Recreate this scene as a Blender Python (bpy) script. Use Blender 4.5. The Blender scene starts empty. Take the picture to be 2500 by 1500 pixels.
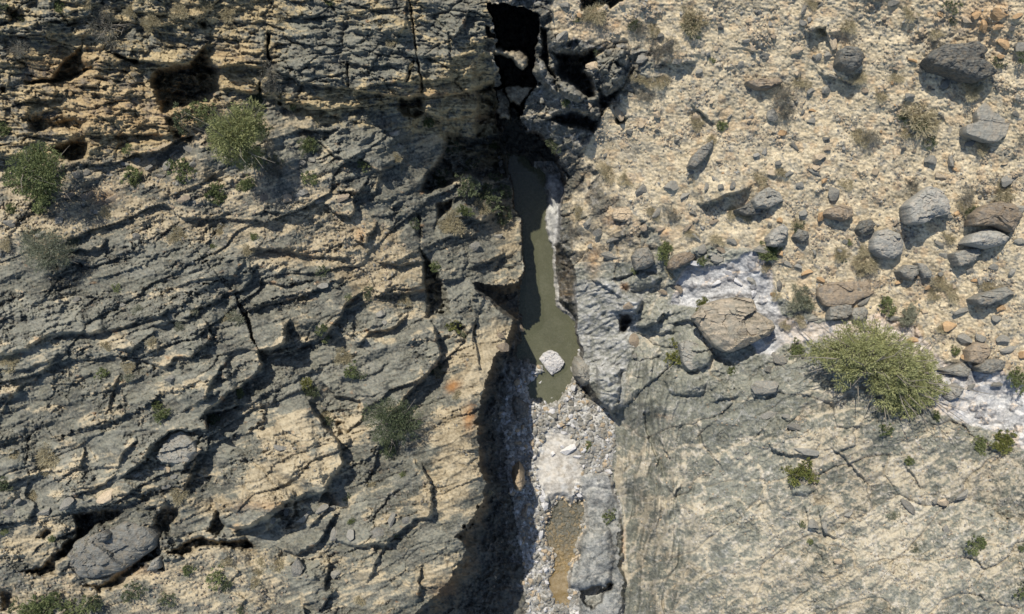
import bpy, math, random
import numpy as np
from mathutils import Matrix, Vector

random.seed(7)
C = bpy.context.scene.collection.objects
W0, H0 = 2500.0, 1500.0          # the photograph's pixel grid
K = 0.016                        # metres per pixel on the level z = 0
CAM_H = 28.0                     # drone height above z = 0

# ---------------------------------------------------------------- helpers: tracing
CROPS = dict(A=(0, 0), B=(600, 0), C=(1200, 0), D=(1800, 0), E=(0, 500), F=(600, 500), G=(1200, 500), H=(1800, 500),
             I=(0, 1000), J=(600, 1000), K=(1200, 1000), L=(1800, 1000), S=None, M=(1120, 0), N=(1120, 440), O=(1120, 860))
def px(crop, x, y):
    o = CROPS[crop]
    if o is None:
        return (float(x), float(y))
    s = 3.225 if crop in 'MNO' else 2.9686
    return (o[0] + x / s, o[1] + y / s)
def pl(crop, *pts):
    return np.array([px(crop, x, y) for x, y in pts], float)
def world(u, v, z):
    """the point at height z that the photograph shows at pixel (u, v)"""
    s = K * (CAM_H - z) / CAM_H
    return ((u - W0 / 2) * s, (H0 / 2 - v) * s, z)

# ---------------------------------------------------------------- helpers: noise on arrays
def _hash(ix, iy, seed):
    h = (ix.astype(np.int64) * 374761393 + iy.astype(np.int64) * 668265263 + seed * 974634777) & 0x7fffffff
    h = ((h ^ (h >> 13)) * 1274126177) & 0x7fffffff
    return (h ^ (h >> 16)) & 0x7fffffff
def rnd(ix, iy, seed):
    return (_hash(ix, iy, seed) % 65536).astype(np.float32) / 65536.0
def perlin(x, y, seed=0):
    x0 = np.floor(x); y0 = np.floor(y)
    fx = (x - x0).astype(np.float32); fy = (y - y0).astype(np.float32)
    x0 = x0.astype(np.int64); y0 = y0.astype(np.int64)
    def g(dx, dy):
        a = rnd(x0 + dx, y0 + dy, seed) * (2 * math.pi)
        return np.cos(a) * (fx - dx) + np.sin(a) * (fy - dy)
    sx = fx * fx * fx * (fx * (fx * 6 - 15) + 10); sy = fy * fy * fy * (fy * (fy * 6 - 15) + 10)
    a = g(0, 0); b = g(1, 0); c = g(0, 1); d = g(1, 1)
    return ((a + (b - a) * sx) * (1 - sy) + (c + (d - c) * sx) * sy) * 1.4
def fbm(x, y, seed=0, octv=4, gain=.5, lac=2.03):
    r = 0; a = 1.0; t = 0
    for o in range(octv):
        r = r + a * perlin(x, y, seed + 17 * o); t += a
        a *= gain; x = x * lac + 3.7; y = y * lac + 9.1
    return r / t * 1.3
def worley(x, y, seed=0):
    """F1, F2, vector to the nearest centre, id of the cell (0..1), second id"""
    x0 = np.floor(x).astype(np.int64); y0 = np.floor(y).astype(np.int64)
    f1 = np.full(x.shape, 9., np.float32); f2 = f1.copy()
    cx = np.zeros(x.shape, np.float32); cy = cx.copy(); cid = cx.copy(); cid2 = cx.copy()
    for dx in (-1, 0, 1):
        for dy in (-1, 0, 1):
            ix = x0 + dx; iy = y0 + dy
            ox = (ix + rnd(ix, iy, seed) - x).astype(np.float32); oy = (iy + rnd(ix, iy, seed + 1) - y).astype(np.float32)
            d = np.sqrt(ox * ox + oy * oy)
            m = d < f1
            f2 = np.where(m, f1, np.minimum(f2, d))
            f1 = np.where(m, d, f1)
            cx = np.where(m, ox, cx); cy = np.where(m, oy, cy)
            cid = np.where(m, rnd(ix, iy, seed + 2), cid); cid2 = np.where(m, rnd(ix, iy, seed + 3), cid2)
    return f1, f2, cx, cy, cid, cid2
def sstep(a, b, x):
    t = np.clip((x - a) / (b - a), 0, 1)
    return t * t * (3 - 2 * t)

# ---------------------------------------------------------------- the grid of the ground
def axis(lo, a, b, hi, step):
    core = np.arange(a, b + step, step)
    def tail(start, end, sgn):
        out = []; s = step; p = start
        while (p - end) * sgn < 0:
            s = min(s * 1.25, 26); p += s * sgn; out.append(p)
        return out
    return np.array(tail(core[0], lo, -1)[::-1] + list(core) + tail(core[-1], hi, 1))
STEP = 2.0
US = axis(-880, -24, 2524, 3380, STEP); VS = axis(-680, -24, 1524, 2180, STEP)
U, V = np.meshgrid(US, VS)
U = U.astype(np.float64); V = V.astype(np.float64)
NR, NC = U.shape

# ragged outlines: every traced line is looked up at slightly warped positions
WU = U + 7 * fbm(U / 55, V / 55, 101, 3) + 3.0 * fbm(U / 14, V / 14, 103, 2)
WV = V + 7 * fbm(U / 55, V / 55, 102, 3) + 3.0 * fbm(U / 14, V / 14, 104, 2)

def box(pts, margin):
    u0, v0 = pts.min(0) - margin; u1, v1 = pts.max(0) + margin
    c0, c1 = np.searchsorted(US, [u0, u1]); r0, r1 = np.searchsorted(VS, [v0, v1])
    return slice(max(r0, 0), r1), slice(max(c0, 0), c1)
def pdist(pts, x, y, closed=False):
    """distance to a polyline"""
    n = len(pts); best = np.full(x.shape, 1e9)
    for i in range(n if closed else n - 1):
        ax, ay = pts[i]; bx, by = pts[(i + 1) % n]
        dx, dy = bx - ax, by - ay; L = dx * dx + dy * dy + 1e-9
        t = np.clip(((x - ax) * dx + (y - ay) * dy) / L, 0, 1)
        best = np.minimum(best, np.hypot(x - ax - t * dx, y - ay - t * dy))
    return best
def inside(pts, x, y):
    r = np.zeros(x.shape, bool); n = len(pts)
    for i in range(n):
        ax, ay = pts[i]; bx, by = pts[(i + 1) % n]
        if ay == by: continue
        c = ((ay > y) != (by > y)) & (x < (bx - ax) * (y - ay) / (by - ay) + ax)
        r ^= c
    return r
def region(pts, soft, warp=1.0):
    """0..1 weight of a polygon with a soft ragged edge"""
    out = np.zeros(U.shape, np.float32)
    rs, cs = box(pts, soft + 25)
    x = U[rs, cs] + warp * (WU - U)[rs, cs]; y = V[rs, cs] + warp * (WV - V)[rs, cs]
    d = pdist(pts, x, y, True); d = np.where(inside(pts, x, y), d, -d)
    out[rs, cs] = sstep(-soft, soft, d)
    return out

# ---------------------------------------------------------------- the lie of the land (m)
CTRL = [(-420, -330, 12), (400, -330, 11), (1000, -330, 10), (1250, -330, 7.5), (1600, -330, 7.5), (2200, -330, 9.5), (2920, -330, 12),
 (0, 0, 7.2), (400, 0, 7.0), (800, 0, 6.2), (1100, 0, 5.2), (0, 200, 5.2), (400, 180, 4.8), (700, 200, 4.4), (1000, 200, 3.6), (1180, 150, 2.4),
 (1170, 260, 1.0), (1200, 330, -1.4), (1205, 240, .1), (1130, 340, -.2), (1215, 440, -2.8), (1150, 440, -.9), (1265, 590, -2.7), (0, 380, 3.2), (200, 420, 2.7), (450, 400, 2.6), (620, 430, 2.4), (850, 380, 2.4), (1000, 330, 1.6), (1050, 430, .3),
 (-420, 300, 5), (-420, 900, 3), (-420, 1830, .5),
 (0, 600, 2.3), (300, 600, 2.2), (600, 600, 1.9), (900, 600, 1.4), (1010, 560, .9), (1080, 560, -.1), (1180, 520, -1.7), (1245, 520, -2.9), (1240, 640, -2.2), (1150, 640, -.9),
 (1130, 730, -.4), (1230, 800, -.7), (0, 1000, 1.6), (300, 1000, 1.5), (600, 1000, 1.3), (900, 1000, 1.1), (1090, 1000, 1.4), (1150, 1100, 2.0), (1190, 890, 1.0), (1150, 980, 1.7), (1020, 850, .8),
 (0, 1250, .9), (300, 1250, .8), (700, 1250, .9), (1000, 1250, 1.5), (1150, 1250, 2.1), (1080, 1400, 1.6), (0, 1480, .1), (300, 1480, .2), (700, 1480, .4), (1000, 1480, .9), (600, 1830, 0), (1000, 1830, -.2),
 (1340, 20, 3.9), (1450, 20, 4.2), (1380, 110, 3.0), (1480, 150, 2.8), (1320, 190, 1.3), (1400, 260, 1.3), (1320, 290, .6), (1450, 340, .5), (1390, 400, -.6), (1440, 420, -.3), (1560, 160, 3.2),
 (1600, 0, 4.8), (1800, 0, 5.6), (2100, 0, 6.6), (2500, 0, 8.2), (1700, 200, 3.6), (2000, 200, 4.6), (2500, 250, 6.4), (2920, 300, 8.5),
 (1500, 420, .4), (1650, 420, 1.6), (1900, 420, 2.8), (2200, 420, 3.9), (2500, 500, 5.0), (1400, 560, -1.3), (1500, 560, -.2), (1650, 590, .5), (1900, 590, 1.6), (2200, 620, 2.6), (2500, 700, 3.9),
 (1410, 700, -2.2), (1480, 720, -1.6), (1420, 830, -3.0), (1500, 880, -2.3), (1560, 700, -.9), (1700, 680, -.1), (1800, 660, .6), (1700, 780, -.5), (1850, 850, .2), (1960, 790, 1.0), (2200, 800, 1.7), (2300, 900, 1.9), (2460, 1010, 2.2), (2920, 1050, 3.5),
 (1600, 850, -1.3), (1540, 930, -2.2), (1525, 1050, -3.8), (1600, 1000, -1.7), (1750, 950, -.2), (1950, 960, 1.0), (2200, 1020, 2.0), (2500, 1200, 2.9),
 (1535, 1250, -4.4), (1600, 1250, -2.4), (1700, 1250, -1.0), (1900, 1250, .6), (2200, 1250, 1.8), (2500, 1480, 2.6), (2920, 1480, 3.6), (1550, 1480, -4.7), (1620, 1480, -3.0), (1750, 1480, -1.1), (2000, 1480, .6), (1700, 1830, -2.0), (2300, 1830, 1.6), (2920, 1830, 3.2), (1420, 1830, -4.5)]
CTRL = [(x, y, 2.3 + (z - 2.3) * .42 if (x < 1300 and z > 2.3) else 1.5 + (z - 1.5) * .72 if (x >= 1300 and z > 1.5) else z) for x, y, z in CTRL]
def rbf(ctrl, x, y):
    c = np.array(ctrl, float); p = c[:, :2] / 500.0; z = c[:, 2]; n = len(p)
    def phi(r): return r * np.sqrt(r)
    A = np.zeros((n + 3, n + 3))
    r = np.hypot(p[:, None, 0] - p[None, :, 0], p[:, None, 1] - p[None, :, 1])
    A[:n, :n] = phi(r) + np.eye(n) * 0.002
    A[:n, n] = A[n, :n] = 1; A[:n, n + 1] = A[n + 1, :n] = p[:, 0]; A[:n, n + 2] = A[n + 2, :n] = p[:, 1]
    w = np.linalg.solve(A, np.r_[z, 0, 0, 0])
    out = w[n] + w[n + 1] * x / 500 + w[n + 2] * y / 500
    for i in range(n):
        out += w[i] * phi(np.hypot(x / 500 - p[i, 0], y / 500 - p[i, 1]))
    return out
# coarse evaluation, then bilinear
cu = np.linspace(-420, 2920, 220); cv = np.linspace(-330, 1830, 150)
CU, CV = np.meshgrid(cu, cv)
coarse = rbf(CTRL, CU, CV)
def bilin(grid, gu, gv, x, y):
    fx = np.clip((x - gu[0]) / (gu[1] - gu[0]), 0, len(gu) - 1.001); fy = np.clip((y - gv[0]) / (gv[1] - gv[0]), 0, len(gv) - 1.001)
    ix = fx.astype(int); iy = fy.astype(int); fx = fx - ix; fy = fy - iy
    return (grid[iy, ix] * (1 - fx) + grid[iy, ix + 1] * fx) * (1 - fy) + (grid[iy + 1, ix] * (1 - fx) + grid[iy + 1, ix + 1] * fx) * fy
ZB = bilin(coarse, cu, cv, U, V)

# ---------------------------------------------------------------- regions
R_CLIFF = region(np.array([(-900, -900), (1340, -900), (1200, 60), (1215, 330), (1230, 430), (1060, 330), (960, 330), (800, 310), (640, 240), (500, 300), (330, 385), (0, 395), (-900, 420)], float), 18)
R_SCREE = region(np.array([(1330, -900), (3400, -900), (3400, 1000), (2520, 925), (2300, 880), (2230, 800), (2000, 775), (1900, 720), (1850, 610), (1700, 600), (1600, 640), (1480, 650), (1400, 640), (1392, 520), (1400, 430),
                           (1450, 320), (1490, 250), (1545, 165), (1470, 110), (1350, 80)], float), 8)
R_LEDGE = np.maximum(region(np.array([(1385, 425), (1450, 400), (1480, 470), (1545, 500), (1600, 560), (1640, 640), (1480, 665), (1392, 655)], float), 12, 2.0), region(np.array([(1440, 90), (1560, 110), (1640, 130), (1600, 200), (1540, 240), (1500, 280)], float), 10, 2.0))
R_SCREE = R_SCREE * (1 - .8 * R_LEDGE * sstep(-.45, .1, fbm(U / 45, V / 38, 444, 3)))
R_WHITE = region(np.array([(1650, 690), (1680, 650), (1720, 655), (1780, 640), (1830, 612), (1885, 640), (1890, 700), (1905, 770), (1990, 790), (2150, 765), (2230, 795), (2310, 890), (2420, 890), (2520, 950), (3300, 1050), (3300, 1250), (2520, 1110), (2440, 1060),
                           (2290, 1010), (2270, 960), (2100, 820), (1920, 840), (1890, 870), (1850, 860), (1760, 740), (1690, 750), (1640, 740)], float), 7)
R_STRIPE = region(np.array([(1402, 690), (1500, 690), (1570, 720), (1545, 840), (1532, 900), (1520, 990), (1480, 1003), (1420, 880), (1405, 800)], float), 10)
R_LEFT = region(np.array([(-900, -900), (1215, -900), (1200, 60), (1215, 330), (1240, 420), (1270, 540), (1275, 700), (1260, 800), (1200, 1000), (1230, 1300), (1280, 1500), (1300, 2600), (-900, 2600)], float), 4)
R_DIRT = region(np.array([(-900, 430), (150, 400), (420, 385), (700, 420), (820, 440), (960, 560), (1020, 640), (960, 720), (860, 690), (760, 640), (560, 600), (380, 590), (250, 560), (120, 640), (-900, 680)], float), 28)
R_RUBBLE = region(np.array([(330, 1400), (520, 1350), (640, 1340), (700, 1370), (720, 1500), (720, 2200), (-900, 2200), (-900, 1460), (0, 1400), (130, 1400), (250, 1440)], float), 14)
R_BED = np.clip(1 - R_LEFT - R_SCREE - R_WHITE, 0, 1)

# the gorge: rim and foot of its walls
RIM_L = [(1290, 18), (1230, 10), (1190, 6), (1200, 50), (1213, 96), (1210, 136), (1225, 202), (1208, 211), (1210, 279), (1222, 341), (1232, 388), (1250, 449), (1256, 511), (1275, 533), (1272, 573), (1280, 657), (1262, 690),
         (1218, 697), (1150, 688), (1160, 708), (1219, 756), (1253, 784), (1246, 806), (1228, 850), (1207, 866), (1182, 938), (1179, 975), (1163, 1034), (1166, 1108), (1177, 1164), (1173, 1229), (1157, 1263), (1112, 1313),
         (1138, 1345), (1102, 1404), (1085, 1434), (1021, 1488), (960, 1540), (900, 2600)]
RIM_R = [(1290, 18), (1312, 40), (1318, 59), (1306, 133), (1301, 174), (1312, 198), (1294, 239), (1272, 288), (1284, 316), (1318, 322), (1356, 366), (1374, 412), (1384, 450), (1377, 459), (1370, 517), (1366, 590),
         (1405, 657), (1408, 750), (1411, 812), (1424, 865), (1428, 905), (1455, 972), (1501, 1003), (1512, 1034), (1504, 1158), (1520, 1248), (1523, 1354), (1537, 1500), (1545, 1560), (1560, 2600)]
FOOT_L = [(1288, 22), (1230, 14), (1194, 10), (1204, 50), (1218, 96), (1216, 136), (1230, 205), (1216, 220), (1216, 279), (1228, 341), (1238, 388), (1256, 449), (1263, 511), (1281, 545), (1279, 573), (1285, 657), (1284, 700), (1283, 790),
          (1280, 850), (1266, 910), (1243, 960), (1226, 1010), (1226, 1060), (1238, 1123), (1242, 1180), (1252, 1250), (1272, 1330), (1280, 1440), (1283, 1500), (1290, 2600)]
FOOT_R = [(1288, 22), (1308, 42), (1314, 59), (1302, 133), (1297, 174), (1307, 198), (1289, 239), (1269, 288), (1281, 322), (1313, 330), (1349, 370), (1365, 412), (1374, 452), (1366, 490), (1362, 520), (1357, 570), (1354, 595),
          (1357, 626), (1359, 688), (1368, 738), (1387, 755), (1405, 784), (1410, 828), (1416, 865), (1410, 905), (1428, 968), (1452, 984), (1497, 1009), (1505, 1036), (1497, 1158), (1512, 1248), (1513, 1354), (1526, 1500), (1545, 2600)]
RIM = np.array(RIM_L + RIM_R[::-1], float); FOOT = np.array(FOOT_L + FOOT_R[::-1], float)
ZF = np.interp(V, [-900, -60, 200, 330, 390, 900, 1000, 1180, 1240, 1500, 1830], [-1.2, -1.6, -2.6, -4.2, -4.35, -4.42, -4.28, -4.42, -4.72, -4.95, -5.6])

# ---------------------------------------------------------------- traced steps in the rock: line, height, reach, sharpness
STEPS = [
 (pl('E', (1200, 620), (1480, 530), (1700, 520), (1750, 450)), .22, 40, 2),
 (pl('E', (1380, 790), (1500, 730), (1600, 680), (1660, 640), (1760, 620), (1820, 510)), .45, 60, 2),
 (pl('E', (700, 920), (880, 890), (1100, 830), (1180, 800)), .3, 40, 3), (pl('E', (1150, 870), (1240, 860), (1330, 840)), .3, 30, 2),
 (pl('E', (-200, 1120), (0, 1090), (180, 1060), (330, 945), (500, 930), (640, 940), (720, 905)), .45, 60, 5),
 (pl('E', (20, 1190), (200, 1190), (260, 1170), (400, 1110)), .3, 30, 2),
 (pl('E', (1050, 1130), (1200, 1185), (1270, 1115), (1390, 1110), (1460, 1030), (1530, 960), (1500, 880)), .4, 55, 2),
 (pl('E', (1490, 1370), (1560, 1260), (1630, 1160)), .45, 60, 3),
 (pl('E', (1340, 1484), (1450, 1420), (1540, 1380)), .3, 30, 2),
 (pl('E', (1500, 1500), (1640, 1370), (1760, 1310), (1880, 1210), (1900, 1140), (1870, 1070), (2020, 1030), (2060, 960), (2078, 890)), 1.0, 90, 4),
 (pl('E', (1790, 1455), (1860, 1420), (1910, 1385)), .3, 30, 2), (pl('E', (30, 1480), (150, 1310), (260, 1250), (380, 1130)), .22, 35, 2),
 (pl('E', (780, 1470), (820, 1340), (850, 1260)), .2, 25, 2), (pl('E', (380, 1300), (560, 1300), (640, 1230)), .18, 30, 2), (pl('E', (850, 1050), (960, 1050), (1100, 940)), .25, 30, 2),
 (pl('E', (520, 330), (640, 335), (730, 285)), .5, 30, 2), (pl('E', (1880, 60), (1930, 40), (2050, 60)), .2, 25, 2), (pl('E', (1840, 320), (2078, 320)), .3, 30, 2),
 (pl('F', (600, 10), (650, 50), (740, 85), (785, 30), (780, -20)), .6, 40, 2),
 (pl('F', (1000, 655), (1150, 645), (1285, 625)), .55, 50, 3), (pl('F', (590, 920), (680, 815), (740, 730), (790, 680)), .75, 80, 3),
 (pl('F', (850, 985), (900, 930), (1000, 905), (1100, 885), (1130, 845)), .5, 60, 3), (pl('F', (320, 1060), (470, 1005), (590, 955)), .5, 50, 3),
 (pl('F', (1060, 1520), (1110, 1470), (1200, 1350), (1330, 1210), (1400, 1090), (1385, 960), (1370, 920)), 1.05, 120, 4),
 (pl('F', (-20, 790), (50, 755), (220, 710), (330, 690), (480, 635)), .3, 50, 2), (pl('F', (150, 565), (300, 580), (430, 560)), .3, 40, 2),
 (pl('F', (40, 330), (300, 330), (520, 380), (700, 380)), .35, 40, 3), (pl('F', (1000, 420), (1110, 440), (1250, 420)), .4, 40, 3), (pl('F', (840, 270), (880, 280), (930, 180)), .5, 30, 2),
 (pl('F', (1660, 850), (1645, 920), (1680, 1050), (1690, 1150)), .5, 40, 2), (pl('F', (1690, 440), (1760, 410), (1830, 375)), .6, 40, 2), (pl('F', (1570, 90), (1700, 120), (1800, 70)), .5, 60, 2),
 (pl('F', (280, 960), (240, 1010), (120, 1060)), .4, 40, 2), (pl('F', (600, 1330), (660, 1400), (830, 1420), (840, 1484)), .5, 50, 2), (pl('F', (700, 900), (770, 960), (775, 880)), .3, 25, 2),
 (pl('I', (930, 460), (1040, 370), (1100, 260), (1230, 170), (1300, 150), (1500, 150), (1515, 30), (1690, -10)), 1.05, 90, 4),
 (pl('I', (1340, 420), (1380, 345), (1440, 310), (1490, 305)), .6, 50, 3), (pl('I', (1345, 560), (1390, 480), (1410, 390)), .6, 40, 3),
 (pl('I', (100, 530), (250, 470)), .4, 40, 2), (pl('I', (540, 620), (700, 570), (800, 500)), .35, 40, 2), (pl('I', (870, 620), (1000, 600), (1180, 570)), .3, 40, 2),
 (pl('I', (720, 420), (850, 425), (870, 340), (950, 250)), .3, 40, 2), (pl('I', (20, 480), (150, 420)), .2, 20, 2), (pl('I', (480, 470), (580, 420), (600, 330)), .3, 30, 2),
 (pl('I', (1560, 690), (1620, 830), (1720, 855), (1860, 840), (1960, 780), (2078, 665)), 1.0, 110, 4),
 (pl('J', (-20, 860), (60, 830), (150, 780), (270, 670), (440, 630), (560, 600)), 1.0, 110, 4),
 (pl('J', (480, -10), (560, 100), (650, 200), (690, 300), (690, 400), (640, 480), (555, 610)), 1.0, 110, 4),
 (pl('J', (900, 485), (940, 380), (960, 290)), .35, 60, 2),
 (pl('J', (1290, 440), (1350, 560), (1345, 700), (1325, 780), (1220, 795), (1110, 890), (1010, 975), (880, 985), (760, 985), (680, 950)), .7, 80, 3),
 (pl('J', (640, 785), (590, 870), (510, 985), (350, 1050), (270, 1025)), .7, 70, 3), (pl('J', (600, 1140), (585, 1260)), .5, 40, 2), (pl('J', (550, 1430), (620, 1350)), .6, 40, 2),
 (pl('J', (900, 1210), (950, 1100), (1010, 990)), .4, 40, 2), (pl('J', (1250, 1340), (1262, 1190)), .5, 40, 2), (pl('J', (1295, 1290), (1360, 1285)), .4, 20, 2), (pl('J', (400, 1350), (410, 1425), (475, 1400)), .4, 30, 2),
 (pl('J', (300, 830), (360, 740), (350, 650)), .5, 30, 2), (pl('J', (500, 820), (560, 740), (590, 690)), .4, 30, 2), (pl('J', (180, 850), (240, 780)), .4, 30, 2), (pl('J', (310, 170), (400, 210), (390, 260), (430, 320)), .2, 30, 2),
 (pl('J', (1230, 380), (1260, 420), (1230, 460)), .2, 20, 2),
 (pl('A', (930, 420), (1000, 440), (1200, 465), (1390, 465), (1480, 345)), .8, 60, 3), (pl('A', (1580, 490), (1700, 485), (1890, 480)), .6, 40, 3), (pl('A', (640, 985), (970, 975), (1260, 975)), .4, 50, 2),
 (pl('A', (960, 1125), (1100, 1115), (1200, 1080), (1260, 1010), (1360, 1000)), .7, 50, 3), (pl('A', (-150, 1130), (100, 1135), (210, 1120)), .7, 50, 3), (pl('A', (380, 155), (500, 140), (640, 125)), .5, 50, 3),
 (pl('A', (1080, 220), (1250, 240), (1400, 300), (1470, 300)), .4, 40, 2), (pl('A', (600, 630), (700, 630)), .4, 40, 2), (pl('A', (270, 730), (420, 720)), .3, 40, 2), (pl('A', (640, 1200), (760, 1200), (860, 1170)), .4, 50, 2),
 (pl('A', (180, 270), (440, 250), (640, 270)), .35, 40, 3), (pl('A', (940, 160), (1100, 200), (1240, 180)), .3, 40, 2), (pl('A', (1600, 640), (1800, 670), (1900, 690)), .5, 40, 3),
 (pl('B', (830, 665), (1000, 685), (1100, 700), (1290, 705), (1480, 695), (1660, 650)), .8, 70, 3), (pl('B', (1300, 815), (1450, 865), (1640, 855), (1665, 800)), 1.2, 70, 3),
 (pl('B', (260, 540), (420, 605), (560, 620), (730, 645)), .5, 60, 3), (pl('B', (330, 745), (450, 765), (560, 790), (640, 835)), .55, 60, 3), (pl('B', (430, 930), (520, 950), (610, 940)), .5, 50, 3),
 (pl('B', (570, 1070), (640, 1130), (780, 1165)), .5, 60, 2), (pl('B', (870, 1180), (970, 1255), (1050, 1210)), .5, 40, 3), (pl('B', (860, 640), (1000, 600), (1140, 600)), .3, 40, 2),
 (pl('B', (120, 640), (200, 690), (290, 780)), .5, 40, 3), (pl('B', (1270, 580), (1500, 570), (1640, 560)), .3, 30, 2), (pl('B', (750, 460), (900, 480), (1100, 470)), .3, 40, 2), (pl('B', (1180, 190), (1150, 120), (1160, 60)), .4, 30, 2),
 (pl('B', (1530, 250), (1570, 190), (1600, 120)), .5, 30, 2), (pl('B', (300, 130), (560, 120)), .35, 50, 3), (pl('B', (960, 1360), (975, 1260)), .4, 30, 2), (pl('B', (700, 1390), (820, 1400), (860, 1340)), .4, 40, 2),
 (pl('G', (1050, 880), (1150, 885), (1240, 810)), .5, 45, 2), (pl('G', (1340, 855), (1430, 840), (1520, 880)), .4, 40, 2), (pl('G', (1180, 930), (1300, 920)), .3, 40, 2), (pl('G', (760, 560), (850, 610), (900, 640)), .3, 30, 2),
 (pl('G', (1020, 500), (960, 530), (900, 540)), .3, 40, 2), (pl('G', (920, 780), (1060, 795), (1080, 740)), .4, 60, 2), (pl('G', (1450, 1205), (1560, 1165), (1610, 1090)), .3, 60, 2), (pl('G', (1640, 1420), (1740, 1390)), .25, 40, 2),
 (pl('K', (1110, 60), (1130, 200), (1220, 420)), .45, 60, 3), (pl('K', (1280, 560), (1320, 640), (1350, 580)), .25, 30, 2), (pl('K', (1230, 240), (1290, 330)), .25, 30, 2), (pl('K', (1500, 130), (1540, 260), (1640, 390)), .25, 60, 2),
 (pl('L', (700, -20), (720, 120), (850, 125)), .2, 40, 2), (pl('L', (730, 310), (800, 370), (920, 515)), .3, 40, 2), (pl('L', (940, 550), (980, 680)), .2, 30, 2), (pl('L', (840, 140), (860, 250), (780, 280)), .22, 30, 2),
 (pl('L', (260, 270), (370, 340), (510, 330)), .3, 40, 2), (pl('L', (500, 760), (520, 860), (570, 880)), .3, 30, 2), (pl('L', (600, 760), (640, 910), (690, 920)), .35, 25, 2), (pl('L', (1240, 430), (1330, 540)), .2, 25, 2),
 (pl('D', (540, 220), (640, 190), (660, 240)), .4, 30, 2), (pl('D', (650, 545), (740, 570), (840, 600)), .3, 30, 2), (pl('C', (1500, 800), (1570, 860)), .3, 25, 2), (pl('C', (1270, 455), (1420, 450)), .35, 25, 2), (pl('C', (1560, 1470), (1700, 1420), (1820, 1370)), .7, 30, 3),
]
def stepfield(pts, D, L, w):
    rs, cs = box(pts, 5.0 * L + 20)
    x = WU[rs, cs]; y = WV[rs, cs]
    n = len(pts); best = np.full(x.shape, 1e9); sgn = np.zeros(x.shape); over = np.zeros(x.shape)
    vote = 0
    for i in range(n - 1):
        d = pts[i + 1] - pts[i]; vote += (-d[1]) * (-.46) + d[0] * (-.89)
    flip = 1 if vote > 0 else -1
    for i in range(n - 1):
        ax, ay = pts[i]; bx, by = pts[i + 1]; dx, dy = bx - ax, by - ay; ln = math.hypot(dx, dy) + 1e-9
        tr = ((x - ax) * dx + (y - ay) * dy) / (ln * ln); t = np.clip(tr, 0, 1)
        dist = np.hypot(x - ax - t * dx, y - ay - t * dy)
        s = ((x - ax) * (-dy) + (y - ay) * dx) / ln * flip
        ov = np.zeros_like(x)
        if i == 0: ov = np.maximum(ov, -tr * ln)
        if i == n - 2: ov = np.maximum(ov, (tr - 1) * ln)
        m = dist < best
        best = np.where(m, dist, best); sgn = np.where(m, np.sign(s), sgn); over = np.where(m, ov, over)
    sd = best * sgn
    fade = np.exp(-(np.maximum(over, 0) / 16.0) ** 2)
    k = sstep(-w, w, sd); L2 = 2.0 * L
    f = D * (k * .58 * np.exp(-np.maximum(sd, 0) / L2) - (1 - k) * .42 * np.exp(-np.maximum(-sd, 0) / L2)) * fade
    scar = np.exp(-(np.maximum(best - w, 0) / 7.0) ** 2) * fade
    return rs, cs, f, scar
SCAR = np.zeros(U.shape, np.float32)
Z = ZB.copy()
Z += (.35 * fbm(U / 190, V / 190, 1, 3) + .10 * fbm(U / 60, V / 60, 2, 3)) * (1 - .5 * R_SCREE)
for st in STEPS:
    rs, cs, f, sc = stepfield(*st)
    Z[rs, cs] += f * 1.0; SCAR[rs, cs] = np.maximum(SCAR[rs, cs], sc)

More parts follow.
